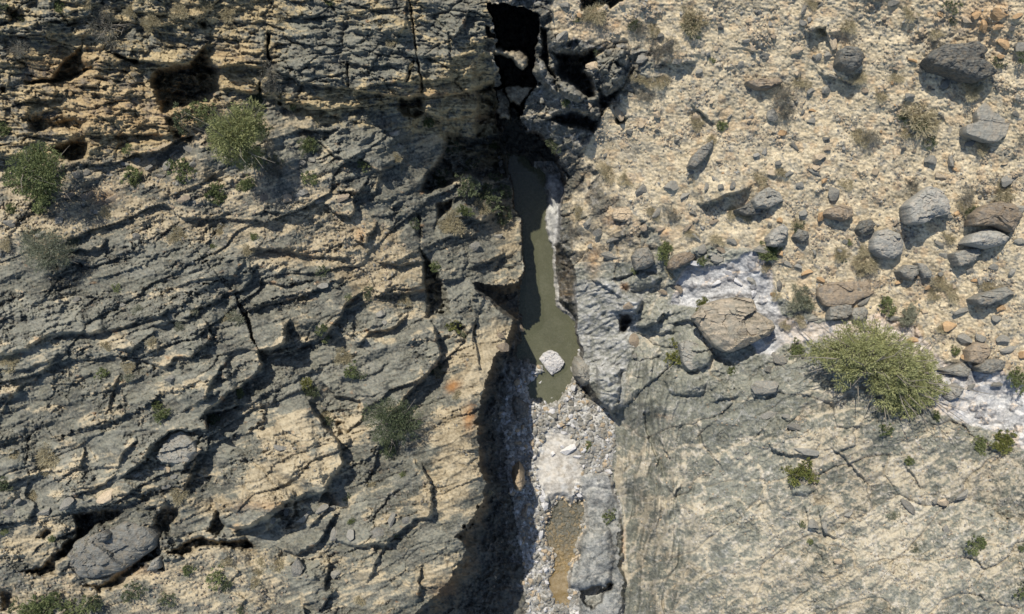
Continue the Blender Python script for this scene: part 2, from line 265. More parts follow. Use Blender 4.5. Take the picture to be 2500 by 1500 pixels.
# ---------------------------------------------------------------- hollows and raised blocks: outline, change of height, edge softness
PITS = [
 (pl('A', (600, 300), (610, 440), (640, 480), (700, 480), (600, 560), (450, 600), (230, 615), (150, 590), (370, 560), (430, 460), (560, 370)), -.9, 5),
 (pl('A', (740, 360), (850, 430), (1000, 470), (1010, 435), (900, 400), (800, 380)), -.8, 4),
 (pl('A', (1480, 335), (1560, 480), (1600, 640), (1520, 740), (1400, 770), (1300, 820), (1180, 830), (1130, 700), (1070, 590), (1150, 500), (1380, 455)), -1.5, 10),
 (pl('A', (70, 855), (350, 840), (560, 850), (640, 890), (610, 965), (400, 940), (250, 975), (190, 910)), -.6, 8),
 (pl('A', (600, 985), (645, 1030), (620, 1170), (480, 1170), (400, 1130), (350, 1060), (480, 1040)), -.8, 8),
 (pl('A', (1925, 240), (1950, 250), (1960, 460), (1940, 480), (1930, 360)), -.9, 3), (pl('A', (1890, 500), (1910, 500), (1910, 700), (1880, 690)), -.8, 3),
 (pl('A', (1190, 860), (1260, 840), (1420, 1000), (1380, 1040), (1250, 1000)), -.6, 5), (pl('A', (440, 1050), (640, 1030), (630, 1170), (500, 1180)), -.3, 4), (pl('A', (0, 620), (50, 620), (40, 690), (0, 690)), -.6, 4),
 (pl('A', (30, 40), (220, 60), (200, 190), (60, 180)), -.5, 9), (pl('A', (1450, 150), (1500, 150), (1500, 210), (1460, 210)), -.5, 4),
 (pl('B', (150, 250), (172, 260), (180, 440), (165, 460)), -.9, 3), (pl('B', (1110, 700), (1290, 690), (1300, 830), (1240, 870), (1150, 850), (1090, 800)), -1.0, 5), (pl('B', (230, 640), (300, 760), (240, 780)), -.6, 4),
 (pl('B', (1170, -20), (1190, -20), (1215, 200), (1245, 350), (1265, 500), (1285, 690), (1262, 690), (1235, 400), (1205, 260)), -.7, 2.5),
 (pl('B', (1170, 500), (1220, 420), (1240, 440), (1160, 610), (1145, 600)), -.4, 2), (pl('B', (725, 440), (745, 440), (745, 640), (725, 640)), -.4, 2),
 (pl('B', (1665, 640), (1800, 570), (1830, 830), (1880, 1150), (1910, 1290), (1720, 1310), (1600, 1260), (1500, 1340), (1320, 1420), (1260, 1400), (1300, 1260), (1420, 1110), (1450, 960), (1540, 960), (1660, 1000), (1680, 850)), -1.6, 6),
 (pl('F', (1255, 290), (1320, 400), (1400, 480), (1440, 560), (1490, 800), (1370, 835), (1305, 820), (1290, 600)), -1.3, 6), (pl('F', (1380, 0), (1500, -40), (1500, 60), (1400, 120), (1370, 200)), -.9, 6),
 (pl('F', (1230, 30), (1270, 60), (1290, 200), (1260, 300), (1240, 160)), -.5, 4), (pl('F', (810, 190), (890, 270), (840, 280)), -.4, 3),
 (pl('F', (1500, 870), (1560, 860), (1610, 920), (1590, 990), (1520, 960)), -.5, 5), (pl('F', (1640, 850), (1665, 850), (1665, 1060), (1650, 1060)), -.4, 2),
 (pl('I', (520, 760), (600, 740), (800, 720), (915, 740), (870, 795), (700, 850), (560, 1000), (420, 1110), (420, 1195), (230, 1200), (120, 1180), (300, 1130), (400, 1030), (470, 960), (560, 900)), -1.2, 5),
 (pl('I', (1060, 890), (1130, 750), (1200, 685), (1290, 685), (1315, 760), (1250, 850), (1230, 925), (1180, 900), (1160, 960), (1185, 1080), (1200, 1180), (1140, 1170), (1130, 1090), (1060, 1110), (1050, 1150), (940, 1220), (880, 1290), (700, 1315), (600, 1280), (800, 1230), (950, 1130), (1060, 1000)), -1.1, 8),
 (pl('I', (1200, 1040), (1330, 960), (1450, 910), (1580, 950), (1780, 940), (1865, 990), (1800, 1015), (1600, 1000), (1450, 1020), (1330, 1070)), -1.2, 4),
 (pl('I', (1480, 880), (1600, 925), (1650, 850), (1580, 700), (1540, 790)), -.7, 4), (pl('I', (430, 880), (330, 860), (240, 930), (330, 950)), -.7, 5), (pl('I', (1330, 160), (1420, 280), (1440, 270), (1360, 160)), -.3, 2), (pl('I', (1470, 160), (1420, 250), (1440, 260), (1485, 180)), -.3, 2),
 (pl('I', (165, 400), (215, 180), (310, 85), (405, 200), (395, 210), (310, 105), (230, 190), (185, 400)), -.25, 2), (pl('I', (640, 260), (710, 390), (720, 380), (660, 260)), -.25, 2), (pl('I', (0, 1300), (120, 1300), (150, 1450), (0, 1470)), -.5, 9),
 (pl('J', (0, 930), (80, 980), (40, 1020), (-20, 1020)), -.5, 4), (pl('J', (660, 80), (720, 90), (740, 180), (660, 200)), -.5, 4),
 (pl('C', (440, 380), (600, 395), (760, 350), (765, 460), (680, 510), (750, 545), (755, 720), (690, 735), (650, 680), (560, 600), (480, 540)), -2.2, 9),
 (pl('C', (400, 870), (480, 810), (620, 790), (760, 860), (830, 800), (780, 890), (735, 955), (620, 925), (520, 905)), -1.6, 8), (pl('C', (890, 840), (990, 855), (960, 905), (910, 925)), -.7, 4),
 (pl('C', (640, -20), (1000, -20), (900, 50), (860, 75), (830, 30), (740, 75), (650, 75)), -1.1, 5), (pl('C', (350, 200), (420, 210), (410, 470), (470, 560), (440, 560), (370, 440)), -1.2, 4),
 (pl('C', (760, 620), (840, 680), (950, 620), (1040, 480), (1060, 500), (900, 720), (790, 860), (770, 800)), -.9, 7), (pl('C', (480, 1150), (530, 1180), (575, 1280), (550, 1300)), -.4, 3),
 (pl('G', (910, 795), (1020, 800), (1030, 835), (975, 945), (930, 920)), -1.3, 4), (pl('G', (1440, 830), (1510, 870), (1620, 1060), (1780, 1150), (1760, 1190), (1600, 1120), (1540, 1000)), -.3, 8),
 (pl('K', (640, 1310), (880, 1275), (800, 1400), (740, 1435), (680, 1420), (640, 1370)), -1.5, 4),
 (pl('N', (1250, 1050), (1350, 1050), (1340, 1200), (1270, 1220)), -.2, 4),
]
BRIDGE = pl('M', (205, 300), (290, 315), (345, 390), (430, 395), (490, 385), (560, 430), (560, 515), (520, 560), (440, 515), (380, 475), (290, 440), (210, 400))
SETS = [  # terraces inside the upper slot: outline, height
 (pl('M', (365, 675), (470, 665), (575, 690), (600, 640), (560, 780), (480, 840), (385, 820)), .3, 4),
 (pl('M', (285, 680), (370, 690), (390, 800), (395, 950), (330, 930), (285, 860)), -.5, 4),
 (pl('M', (215, 210), (250, 230), (305, 305), (225, 290)), 2.0, 3),
 (pl('M', (380, 860), (450, 850), (470, 930), (420, 960), (390, 930)), -2.4, 3),
 (pl('N', (710, 0), (790, 0), (830, 60), (800, 180), (800, 330), (790, 480), (740, 535), (715, 430), (690, 300), (720, 150)), -4.15, 5),
 (pl('M', (520, 1215), (560, 1215), (630, 1260), (620, 1330), (580, 1320), (540, 1260)), -4.2, 4),
 (pl('M', (700, 1370), (780, 1380), (820, 1484), (700, 1484)), -4.15, 5),
 (BRIDGE, 1.9, 9), (pl('M', (480, 590), (510, 590), (535, 625), (510, 630)), .2, 4),
]

for pts, dz, w in PITS:
    f = np.zeros_like(Z)
    rs, cs = box(pts, 30)
    x = WU[rs, cs]; y = WV[rs, cs]
    d = pdist(pts, x, y, True); ins = inside(pts, x, y); sd = np.where(ins, d, -d)
    Z[rs, cs] += dz * sstep(-w * .4, w * 1.6 + 3, sd) * (1 + .45 * fbm(x / 22, y / 16, 555, 3)) + (.12 * fbm(x / 9, y / 7, 556, 2)) * (sd > 0)
    SCAR[rs, cs] = np.maximum(SCAR[rs, cs], .3 * np.exp(-(np.abs(sd) / 7.0) ** 2))

# ---------------------------------------------------------------- rock texture as geometry
def facets(scale, aniso, ang, seed, tilt, lev, lift=0.0, warp=.25):
    ca, sa = math.cos(ang), math.sin(ang)
    a = (U * ca + V * sa) / (scale * aniso); b = (-U * sa + V * ca) / scale
    wa = a + warp * fbm(a * 1.3, b * 1.3, seed + 50, 2); wb = b + warp * fbm(a * 1.3, b * 1.3, seed + 51, 3)
    f1, f2, cx, cy, i1, i2 = worley(wa, wb, seed)
    h = tilt * scale * K * ((i1 - .5) * 2 * -cx + (i2 - .5) * 2 * -cy) + lift * scale * K * -cy
    i3 = np.modf(i1 * 7.31 + i2 * 3.77)[0]
    h = h + lev * scale * K * (i3 - .5)
    crack = np.exp(-((f2 - f1) / .05) ** 2)
    return h.astype(np.float32), crack.astype(np.float32), i3.astype(np.float32)
def bumps(scale, seed, fill, amp, squash=1.0):
    """stones lying about: one dome per cell, some cells empty"""
    a = U / scale; b = V / scale / squash
    a = a + .25 * perlin(a * 2.1, b * 2.1, seed + 9); b = b + .25 * perlin(a * 2.1 + 5, b * 2.1, seed + 8)
    f1, f2, cx, cy, i1, i2 = worley(a, b, seed)
    r = .28 + .32 * i2
    on = (i1 < fill)
    dome = np.sqrt(np.clip(1 - (f1 / r) ** 2, 0, 1)) * on * r
    flat = np.clip(dome * 1.0 + .55 * ((i1 / fill - .5) * cx + (i2 - .5) * cy) * (dome > 0), 0, 9)
    return (amp * flat).astype(np.float32), (dome > .02).astype(np.float32), i2.astype(np.float32)

mid = R_LEFT * (1 - R_CLIFF)
A20 = math.radians(-20)
hA, cA, tA = facets(150, 2.4, A20, 11, .20, .10, .22)
hB, cB, tB = facets(62, 2.2, A20 + .1, 12, .26, .16, .22)
hC, cC, tC = facets(24, 1.7, A20 - .1, 13, .42, .30, .12)
hD, cD, tD = facets(10.5, 1.5, A20, 14, .5, .5, .1)
patch = sstep(-.18, .34, fbm(U / 110, V / 70, 21, 3))           # where the slabs are broken up
rough = np.clip(patch * (1 - .75 * R_RUBBLE), 0, 1)
Z += mid * (hA * .35 + hB * (.10 + .36 * rough) + hC * (.07 + .42 * rough) + hD * (.12 + .55 * rough) + .02 * fbm(U / 6, V / 6, 19, 2))
Z -= mid * (.07 * cA * rough + .04 * cB * rough + .02 * cC * rough)
# bedding ledges that step down towards the gorge
SA, SB = U * math.cos(A20) + V * math.sin(A20), -U * math.sin(A20) + V * math.cos(A20)
for per, amp, sd_ in ((118, .29, 31), (52, .14, 32), (19, .06, 33)):
    s = SB / per + .9 * fbm(SA / (per * 4.2), SB / (per * 1.5), sd_, 3) + .13 * fbm(U / 13, V / 10, sd_ + 1, 3) + .16 * (tC - .5) + .10 * (tD - .5)
    f = np.modf(np.abs(s) + 100)[0]
    f = np.where(s < 0, 1 - f, f)
    saw = np.where(f < .945, f / .945, (1 - f) / .055)
    msk = sstep(-.12, .35, fbm(SA / (per * 3.6), SB / (per * 1.1), sd_ + 5, 2))
    Z += mid * (1 - .7 * R_DIRT) * (1 - .8 * R_RUBBLE) * amp * saw * msk
    SCAR = np.maximum(SCAR, mid * .5 * msk * (f > .90) * (1 - R_DIRT))
streak = fbm(SA / 46, SB / 7, 23, 3); streak2 = fbm(SA / 130, SB / 22, 24, 3)
grit = fbm(U / 9, V / 7, 25, 3)
Z += mid * (.030 * streak + .06 * streak2 + .10 * np.abs(grit) * (.5 + 1.2 * rough) + .15 * fbm(U / 24, V / 16, 26, 3) * rough)
# the cliff: horizontal beds, broken by vertical joints
c1, k1, q1 = facets(80, 2.0, .03, 41, .26, .28, .15)
c2, k2, q2 = facets(30, 2.0, .08, 42, .30, .34, .25)
c3, k3, q3 = facets(12, 1.9, .05, 43, .40, .45, .25)
c4, k4, q4 = facets(34, 1.0, .1, 44, .35, .30, .1)
bedw = V + 26 * fbm(U / 260, V / 120, 28, 2) + 6 * fbm(U / 50, V / 40, 29, 2)
lam = fbm(U / 70, bedw / 5.0, 34, 3); lam2 = fbm(U / 130, bedw / 17.0, 35, 3)
Z += R_CLIFF * (c1 * .5 + c2 * .5 + c3 * .6 + c4 * .45 + .09 * np.abs(grit) + .10 * fbm(U / 26, V / 18, 27, 3) + .055 * lam + .13 * lam2)
Z -= R_CLIFF * (.10 * k1 + .06 * k2)
zz = Z + .5 * fbm(U / 150, V / 60, 47, 4)
for per, amp, sd_ in ((.85, .42, 48), (.33, .17, 49), (.13, .07, 50)):
    t = zz / per + .5 * fbm(U / 220, V / 90, sd_, 3); f = t - np.floor(t)
    led = np.where(f < .55, .35 * f / .55, .35 + .65 * (f - .55) / .45) - f     # flat tread, steep riser
    msk = sstep(-.35, .25, fbm(U / 140, V / 70, sd_ + 3, 2))
    Z += R_CLIFF * led * per * .42 * msk
# loose ground
sc1, m1, r1 = bumps(46, 61, .30, .75); sc2, m2, r2 = bumps(23, 62, .55, .42); sc3, m3, r3 = bumps(12, 63, .75, .23); sc4, m4, r4 = bumps(7, 64, .85, .13)
loose = np.clip(R_SCREE + .8 * R_DIRT * mid + .9 * R_RUBBLE + .25 * R_CLIFF * (fbm(U / 80, V / 60, 66, 2) > .2), 0, 1)
fewer = sstep(-.5, .4, fbm(U / 90, V / 90, 67, 3))
few2 = sstep(.0, .55, fbm(U / 70, V / 60, 70, 3))
Z += loose * (.25 * sc1 * few2 + .3 * sc2 * few2 + .3 * sc3 * few2 + .2 * sc4 * fewer + .03 * fbm(U / 11, V / 8, 691, 2) + .05 * fbm(U / 28, V / 28, 68, 3) + .02 * fbm(U / 5, V / 5, 69, 2))
# the smooth bedrock of the lower right
bed = R_BED * (1 - R_STRIPE)
d1, e1, g1 = facets(120, 1.8, math.radians(-27), 71, .07, .035, .04); d2, e2, g2 = facets(42, 1.9, math.radians(-30), 72, .12, .09, .05); d3, e3, g3 = facets(13, 1.6, math.radians(-60), 73, .24, .2, .05)
brk = sstep(.0, .5, fbm(U / 150, V / 110, 74, 3))
upper = sstep(700, 300, V) * R_BED        # the broken knob at the head of the gorge
Z += bed * (1.3 * d1 + 1.4 * d2 * (.35 + .8 * brk + upper) + d3 * (.5 + .8 * brk + upper) + .05 * fbm(U / 20, V / 20, 75, 3) + .03 * fbm(U / 7, V / 7, 78, 2) + .14 * fbm(U / 45, V / 60, 76, 3) * brk)
Z -= bed * (.05 * e1 + .03 * e2 * brk)
near = bed * sstep(1760, 1600, U) * sstep(820, 900, V)
RA = U + .16 * (V - 1200) + 22 * fbm(U / 120, V / 160, 86, 3)
ribs_ = fbm(RA / 11, V / 120, 87, 3); ribs2 = fbm(RA / 34, V / 200, 88, 3)
Z += near * (.15 * ribs_ + .50 * ribs2 + .14 * np.abs(fbm(RA / 20, V / 50, 89, 3)))
DA, DB = U * math.cos(-.5) + V * math.sin(-.5), -U * math.sin(-.5) + V * math.cos(-.5)
ds = fbm(DA / 70, DB / 11, 79, 3)
Z += (bed - near) * (.06 * ds + .17 * np.abs(fbm(U / 13, V / 10, 80, 3)) * (.35 + brk) + .03 * np.abs(grit) + .07 * fbm(U / 30, V / 24, 800, 3))
Z += upper * (hB * .8 + hC * .8 + .12 * fbm(U / 25, V / 40, 77, 3))
# white stream bed and the striped wall under it
Z += R_WHITE * (.16 * fbm(U / 60, V / 44, 81, 3) - .08 + .05 * np.abs(grit) + .5 * sc2 * (m2 * r2 > .50) + .10 * sc3 * few2 + c4 * .10 + .04 * fbm(U / 14, V / 10, 811, 2))
sw = (V * .93 + U * .36) / 17 + 2.2 * fbm(U / 90, V / 70, 82, 4) + .6 * fbm(U / 25, V / 20, 83, 3)
stripe = 1 - np.abs(np.modf(np.abs(sw) + 50)[0] * 2 - 1)
Z += R_STRIPE * (.05 * np.abs(grit) + .10 * fbm(SA / 40, (V * .9 + U * .4) / 9, 830, 3) + hC * .5 + .10 * stripe * (.4 + .8 * sstep(-.3, .3, fbm(U / 50, V / 30, 84, 2))) + .16 * fbm(U / 60, V / 45, 85, 3))

# ---------------------------------------------------------------- the gorge cut into it
rimw = np.where(V < 400, 1.5, np.where((U < 1300) & (V > 840), 1.7, np.where((U > 1440) & (V > 985), 2.0, .85)))
xw = U + rimw * (WU - U); yw = V + rimw * (WV - V)
rs, cs = box(RIM, 40)
in_rim = np.zeros(U.shape, bool); in_foot = in_rim.copy()
in_rim[rs, cs] = inside(RIM, xw[rs, cs], yw[rs, cs]); in_foot[rs, cs] = inside(FOOT, xw[rs, cs], yw[rs, cs]) & in_rim[rs, cs]
dr = np.full(U.shape, 1e3); df = np.full(U.shape, 1e3)
rl, rr, fl, fr = (np.array(q, float) for q in (RIM_L, RIM_R, FOOT_L, FOOT_R))
dr[rs, cs] = np.minimum(pdist(rl, xw[rs, cs], yw[rs, cs]), pdist(rr, xw[rs, cs], yw[rs, cs]))
df[rs, cs] = np.minimum(pdist(fl, xw[rs, cs], yw[rs, cs]), pdist(fr, xw[rs, cs], yw[rs, cs]))
wall = in_rim & ~in_foot
tt = np.where(in_foot, 0, np.where(wall, df / (df + dr + 1e-6), 1))
# floor: gravel, pool beds
POOL = np.array([px('M', 540, 1225), px('M', 620, 1290), px('M', 690, 1370), (1337, 500), (1336, 560), (1350, 610), (1352, 690), (1360, 745), (1405, 790), (1416, 850), (1402, 900), (1402, 930), (1385, 955), (1366, 985), (1345, 992), (1320, 985), (1300, 970),
                 (1284, 945), (1292, 930), (1325, 905), (1305, 890), (1285, 880), (1278, 900), (1262, 870), (1270, 700), (1255, 560), (1240, 450), (1225, 380)], float)
POOL2 = pl('K', (430, 690), (470, 650), (520, 640), (590, 665), (670, 660), (685, 740), (655, 850), (620, 1000), (635, 1080), (575, 1140), (570, 1290), (540, 1330), (580, 1380), (560, 1410), (480, 1410), (430, 1330), (430, 1200), (440, 1060), (400, 970), (390, 860))
def sdist(pts, m=60):
    o = np.full(U.shape, -1e3); r_, c_ = box(pts, m)
    x = xw[r_, c_]; y = yw[r_, c_]; d = pdist(pts, x, y, True); o[r_, c_] = np.where(inside(pts, x, y), d, -d); return o
sp1 = sdist(POOL); sp2 = sdist(POOL2)
WATER1 = -4.42; WATER2 = -4.93
g1_, gm1, gi1 = bumps(30, 91, .35, .55); g2_, gm2, gi2 = bumps(14, 92, .8, .34); g3_, gm3, gi3 = bumps(7.5, 93, .95, .22)
gravel = .45 * g1_ + .6 * g2_ + .6 * g3_ + .05 * fbm(U / 30, V / 30, 94, 3)
smooth_sand = sstep(66, 34, np.hypot((WU - 1365) / 1.0, (WV - 1140) / 1.6))
gravel = gravel * (1 - .92 * smooth_sand) * (1 - .5 * sstep(1405, 1440, U))
fl_z = ZF + .10 + gravel
fl_z = np.where(V < 1120, np.maximum(fl_z, WATER1 + .03), fl_z)
p1 = sstep(-3, 26, sp1); fl_z = fl_z * (1 - sstep(-7, 5, sp1)) + (WATER1 - .05 - .45 * p1 * (1 - .9 * sstep(880, 945, V + 14 * fbm(U / 20, V / 20, 991, 2))) + .5 * gravel * (1 - .5 * p1)) * sstep(-7, 5, sp1)
ok2 = (V > 1180)
fl_z = np.where(ok2 & (sp2 <= -15), np.maximum(fl_z, WATER2 + .04), fl_z)
sp2 = sp2 + 9 * fbm(U / 26, V / 26, 990, 3)
p2 = sstep(-15, 9, sp2); fl_z = fl_z * (1 - p2) + (WATER2 - .10 + .30 * gravel - .06 * sstep(0, 20, sp2)) * p2
# grey shelf right of the lower pool
slab1 = region(pl('K', (640, 480), (850, 470), (915, 700), (960, 1000), (990, 1290), (930, 1484), (880, 1600), (640, 1600), (640, 1310), (560, 1290), (580, 1130), (640, 1040), (630, 960), (690, 860), (690, 720), (670, 640)), 5, .6)
sl_z = ZF + .18 + .3 * sstep(1240, 1330, V) + .25 * sstep(1380, 1500, U) + d2 * 1.0 + d3 * .8 + .10 * fbm(U / 40, V / 30, 95, 3) - .05 * e1 - .03 * e2
fl_z = fl_z * (1 - slab1) + sl_z * slab1
cave = sstep(-3, 5, sdist(pl('K', (640, 1310), (740, 1295), (885, 1272), (840, 1350), (800, 1400), (740, 1435), (680, 1420), (640, 1370))))
fl_z = fl_z - 1.3 * cave
gap = sstep(-4, 10, sdist(pl('O', (920, 230), (1080, 290), (1060, 350), (1010, 370), (950, 300))))
fl_z = fl_z - .5 * gap
# walls: ledges and ribs
wn = .35 * fbm(U / 30, V / 45, 96, 4) + .12 * fbm(U / 9, V / 12, 97, 2) + (hC + c3) * .8
plateau = Z + R_LEFT * wall * .0
tt2 = np.where(U < 1300, .18 * tt + .82 * np.clip(tt, 0, 1) ** np.where(V < 860, 7, 9), np.clip(tt, 0, 1) ** .8)
toe = np.where(in_rim, 1, np.exp(-dr / 26.0)) * (U > 1440) * sstep(985, 1060, V)
plateau = plateau * (1 - toe) + (ZF + .12) * toe; Z = np.where(in_rim, Z, plateau)
zw = fl_z + (plateau - fl_z) * tt2
shelf = zw / .6; ff = shelf - np.floor(shelf)
zw2 = zw + np.where(wall, (np.where(ff < .5, .3 * ff / .5, .3 + .7 * (ff - .5) / .5) - ff) * .4 + wn * np.clip(4 * tt * (1 - tt), 0, 1), 0) * np.where((U > 1440) & (V > 985), .15, 1)
Z = np.where(in_foot, fl_z, np.where(wall, zw2, Z))
SETM = np.zeros(U.shape, bool)
for pts, z0, w in SETS:
    r_, c_ = box(pts, 20); x = xw[r_, c_]; y = yw[r_, c_]
    d = pdist(pts, x, y, True); k = sstep(-w * .5, w, np.where(inside(pts, x, y), d, -d))
    if z0 > -1: SETM[r_, c_] |= k > .3
    Z[r_, c_] = Z[r_, c_] * (1 - k) + (z0 + .12 * fbm(U[r_, c_] / 16, V[r_, c_] / 22, 98, 3)) * k
# rounded rock lumps of the right wall and bed: outline, height, colour is the rock's own
DOMES = [(pl('M', (590, 430), (640, 460), (700, 530), (745, 580), (765, 660), (770, 740), (700, 690), (620, 620), (585, 540)), .9), (pl('M', (770, 640), (850, 650), (930, 710), (1000, 790), (960, 825), (880, 810), (820, 760)), .9), (BRIDGE, .5),
(pl('K', (690, 870), (860, 860), (900, 1000), (875, 1265), (640, 1300), (565, 1285), (580, 1130), (640, 1040), (640, 950)), .5),
         (pl('O', (1080, 90), (1280, 130), (1270, 300), (1230, 460), (1180, 470), (1100, 400), (1070, 340), (1090, 240)), .7),
         (pl('G', (1240, 1270), (1300, 1220), (1480, 1210), (1560, 1300), (1540, 1370), (1400, 1390), (1300, 1370)), .45), (pl('G', (1380, 990), (1560, 1030), (1610, 1090), (1590, 1160), (1440, 1210), (1360, 1180)), .4),
         (pl('G', (920, 690), (1000, 620), (1090, 690), (1080, 770), (990, 800), (910, 780)), .5), (pl('G', (940, 560), (1080, 480), (1240, 520), (1180, 600), (1000, 640)), .4), (pl('G', (1080, 830), (1240, 790), (1200, 860), (1100, 890), (1050, 870)), .3),
         (pl('C', (400, 240), (480, 220), (540, 300), (560, 380), (440, 380)), .5), (pl('C', (770, 480), (860, 440), (960, 500), (950, 600), (870, 690), (800, 640)), .6), (pl('C', (890, 320), (970, 330), (990, 450), (960, 480), (890, 460)), .5),
         (pl('H', (90, 1340), (200, 1280), (260, 1360), (220, 1410), (120, 1400)), .35), (pl('L', (380, 540), (540, 530), (560, 590), (480, 640), (390, 610)), .3)]
DOME = np.zeros(U.shape, np.float32)
for pts, hgt in DOMES:
    r_, c_ = box(pts, 20); x = xw[r_, c_]; y = yw[r_, c_]
    d = pdist(pts, x, y, True); ins = inside(pts, x, y)
    R = max(d[ins].max(), 5)
    q = np.where(ins, np.clip(d / R, 0, 1), 0)
    Z[r_, c_] += hgt * np.sqrt(1 - (1 - q) ** 2); DOME[r_, c_] = np.maximum(DOME[r_, c_], np.where(ins, 1, 0))
def height(u, v):
    c = np.clip(np.searchsorted(US, u) - 1, 0, NC - 2); r = np.clip(np.searchsorted(VS, v) - 1, 0, NR - 2)
    fu = min(max((u - US[c]) / (US[c + 1] - US[c]), 0), 1); fv = min(max((v - VS[r]) / (VS[r + 1] - VS[r]), 0), 1)
    return float((Z[r, c] * (1 - fu) + Z[r, c + 1] * fu) * (1 - fv) + (Z[r + 1, c] * (1 - fu) + Z[r + 1, c + 1] * fu) * fv)
def ground(u, v, lift=0.0):
    return Vector(world(u, v, height(u, v) + lift))

# ---------------------------------------------------------------- what the ground is made of (0..1 shares of each kind of rock)
gz_v, gz_u = np.gradient(Z, VS * K, US * K)
steep = np.hypot(gz_u, gz_v)
# smooth the slope a little so that whole scarps count
def blur(a, n):
    for _ in range(n):
        a = (np.roll(a, 1, 0) + np.roll(a, -1, 0) + a * 2) / 4; a = (np.roll(a, 1, 1) + np.roll(a, -1, 1) + a * 2) / 4
    return a
steep_s = blur(np.minimum(steep, 4), 3)
def blobs(lst):
    o = np.zeros(U.shape, np.float32)
    for (x, y, rx, ry, a) in lst:
        r_, c_ = box(np.array([(x, y)], float), 2.2 * max(rx, ry))
        q = ((WU[r_, c_] - x) / rx) ** 2 + ((WV[r_, c_] - y) / ry) ** 2
        o[r_, c_] += a * np.exp(-q)
    return o
TAN_SPOTS = [(150, 150, 130, 50, .45), (330, 290, 220, 70, .4), (90, 260, 120, 40, .3), (480, 130, 120, 30, .4), (560, 180, 60, 40, .3), (300, 350, 150, 30, .4), (780, 250, 120, 40, .5), (1060, 205, 110, 28, .6), (1150, 160, 40, 50, .6),
 (1160, 265, 50, 20, .5), (740, 300, 70, 25, .5), (1060, 330, 60, 50, .6), (1030, 380, 30, 40, .4), (880, 50, 60, 14, .4), (480, 30, 160, 30, .5), (620, 30, 60, 30, .4), (660, 130, 25, 60, .4),
 (850, 610, 150, 50, .6), (950, 650, 90, 60, .6), (920, 730, 90, 40, .5), (700, 640, 80, 18, .5), (1245, 570, 26, 90, .8), (1215, 545, 30, 30, .5), (1235, 810, 40, 30, .6), (1180, 860, 45, 90, .6), (930, 830, 50, 14, .7), (830, 850, 30, 20, .5),
 (1000, 870, 30, 60, .35), (700, 1110, 110, 70, .85), (650, 1190, 60, 30, .5), (720, 1040, 60, 30, .6), (1110, 1100, 60, 130, .8), (1070, 1230, 80, 60, .5), (1130, 930, 40, 60, .5), (1070, 1410, 50, 50, .7), (900, 1430, 60, 50, .4), (1000, 1340, 40, 15, .5),
 (860, 1060, 40, 60, .4), (640, 1220, 80, 25, .6), (120, 1000, 120, 12, .4), (60, 1330, 70, 40, .6), (260, 1400, 80, 20, .5), (270, 1210, 40, 15, .7), (500, 1240, 60, 25, .4), (800, 1370, 60, 30, .3), (560, 1340, 80, 12, .6), (430, 850, 60, 25, .3), (290, 830, 50, 20, .4),
 (1500, 560, 70, 60, .7), (1440, 620, 30, 60, .6), (1400, 500, 30, 60, .4), (1330, 330, 60, 20, .3), (1530, 905, 16, 60, .8), (1560, 840, 30, 30, .4), (1510, 1200, 8, 160, .8), (1520, 1400, 7, 90, .9), (1620, 1020, 40, 20, .3), (1560, 1300, 50, 130, .55),
 (1700, 1280, 40, 60, .35), (2050, 990, 50, 15, .6), (1930, 1000, 50, 20, .7), (1990, 1080, 90, 40, .6), (2060, 1150, 130, 50, .5), (2100, 1300, 200, 70, .55), (2350, 1180, 130, 60, .45), (1950, 1420, 160, 60, .5), (2250, 1430, 160, 60, .5), (1900, 1230, 50, 50, .55),
 (1720, 1290, 30, 14, .5), (1660, 1240, 60, 8, .5), (1750, 1070, 40, 12, .4), (2450, 1350, 80, 50, .4), (2130, 1100, 50, 30, .4)]
GREY_SPOTS = [(850, 110, 160, 70, .9), (950, 160, 130, 40, .6), (1130, 40, 60, 50, .9), (900, 345, 100, 45, .9), (720, 190, 60, 40, .5), (620, 700, 160, 60, .5), (250, 780, 260, 35, .5), (330, 640, 120, 40, .5), (480, 830, 90, 40, .4), (760, 930, 130, 50, .5),
 (540, 1060, 80, 80, .5), (920, 860, 110, 70, .6), (1120, 590, 70, 50, .8), (1130, 730, 60, 40, .7), (920, 1160, 70, 30, .6), (1080, 960, 40, 40, .5), (700, 590, 80, 16, .6), (1020, 560, 40, 60, .5), (1060, 490, 90, 40, .7), (1020, 1330, 90, 40, .5), (830, 1320, 60, 30, .5),
 (740, 1400, 50, 50, .4), (1140, 700, 40, 60, .4), (1750, 1000, 180, 70, .4), (1900, 930, 90, 60, .4), (1780, 1190, 90, 60, .5), (2230, 1070, 100, 40, .5), (1500, 330, 50, 60, .4), (140, 960, 120, 30, .4), (60, 1040, 80, 25, .5), (1430, 460, 30, 60, .4)]
tn = blobs(TAN_SPOTS) - blobs(GREY_SPOTS)
n1 = fbm(U / 75, V / 42, 201, 4); n2 = fbm(U / 20, V / 12, 202, 3); n3 = fbm(U / 6, V / 5, 203, 2)
hE, cE, tE = facets(17, 1.5, A20 + .3, 15, 0, 0, 0, .5); hF, cF, tF = facets(7.5, 1.3, .4, 16, 0, 0, 0, .5)
cellt = (tB - .5) * .5 + (tC - .5) * .6 + (tE - .5) * .35 + (tF - .5) * .25
tanL = sstep(.26, .60, .03 + .48 * n1 + .15 * n2 + .14 * n3 + .30 * streak + .22 * streak2 + .85 * tn + .22 * sstep(.5, 1.6, steep_s) + .22 * SCAR * (n1 > -.1) + cellt * (.25 + .45 * rough) + .42 * R_DIRT + .34 * R_RUBBLE)
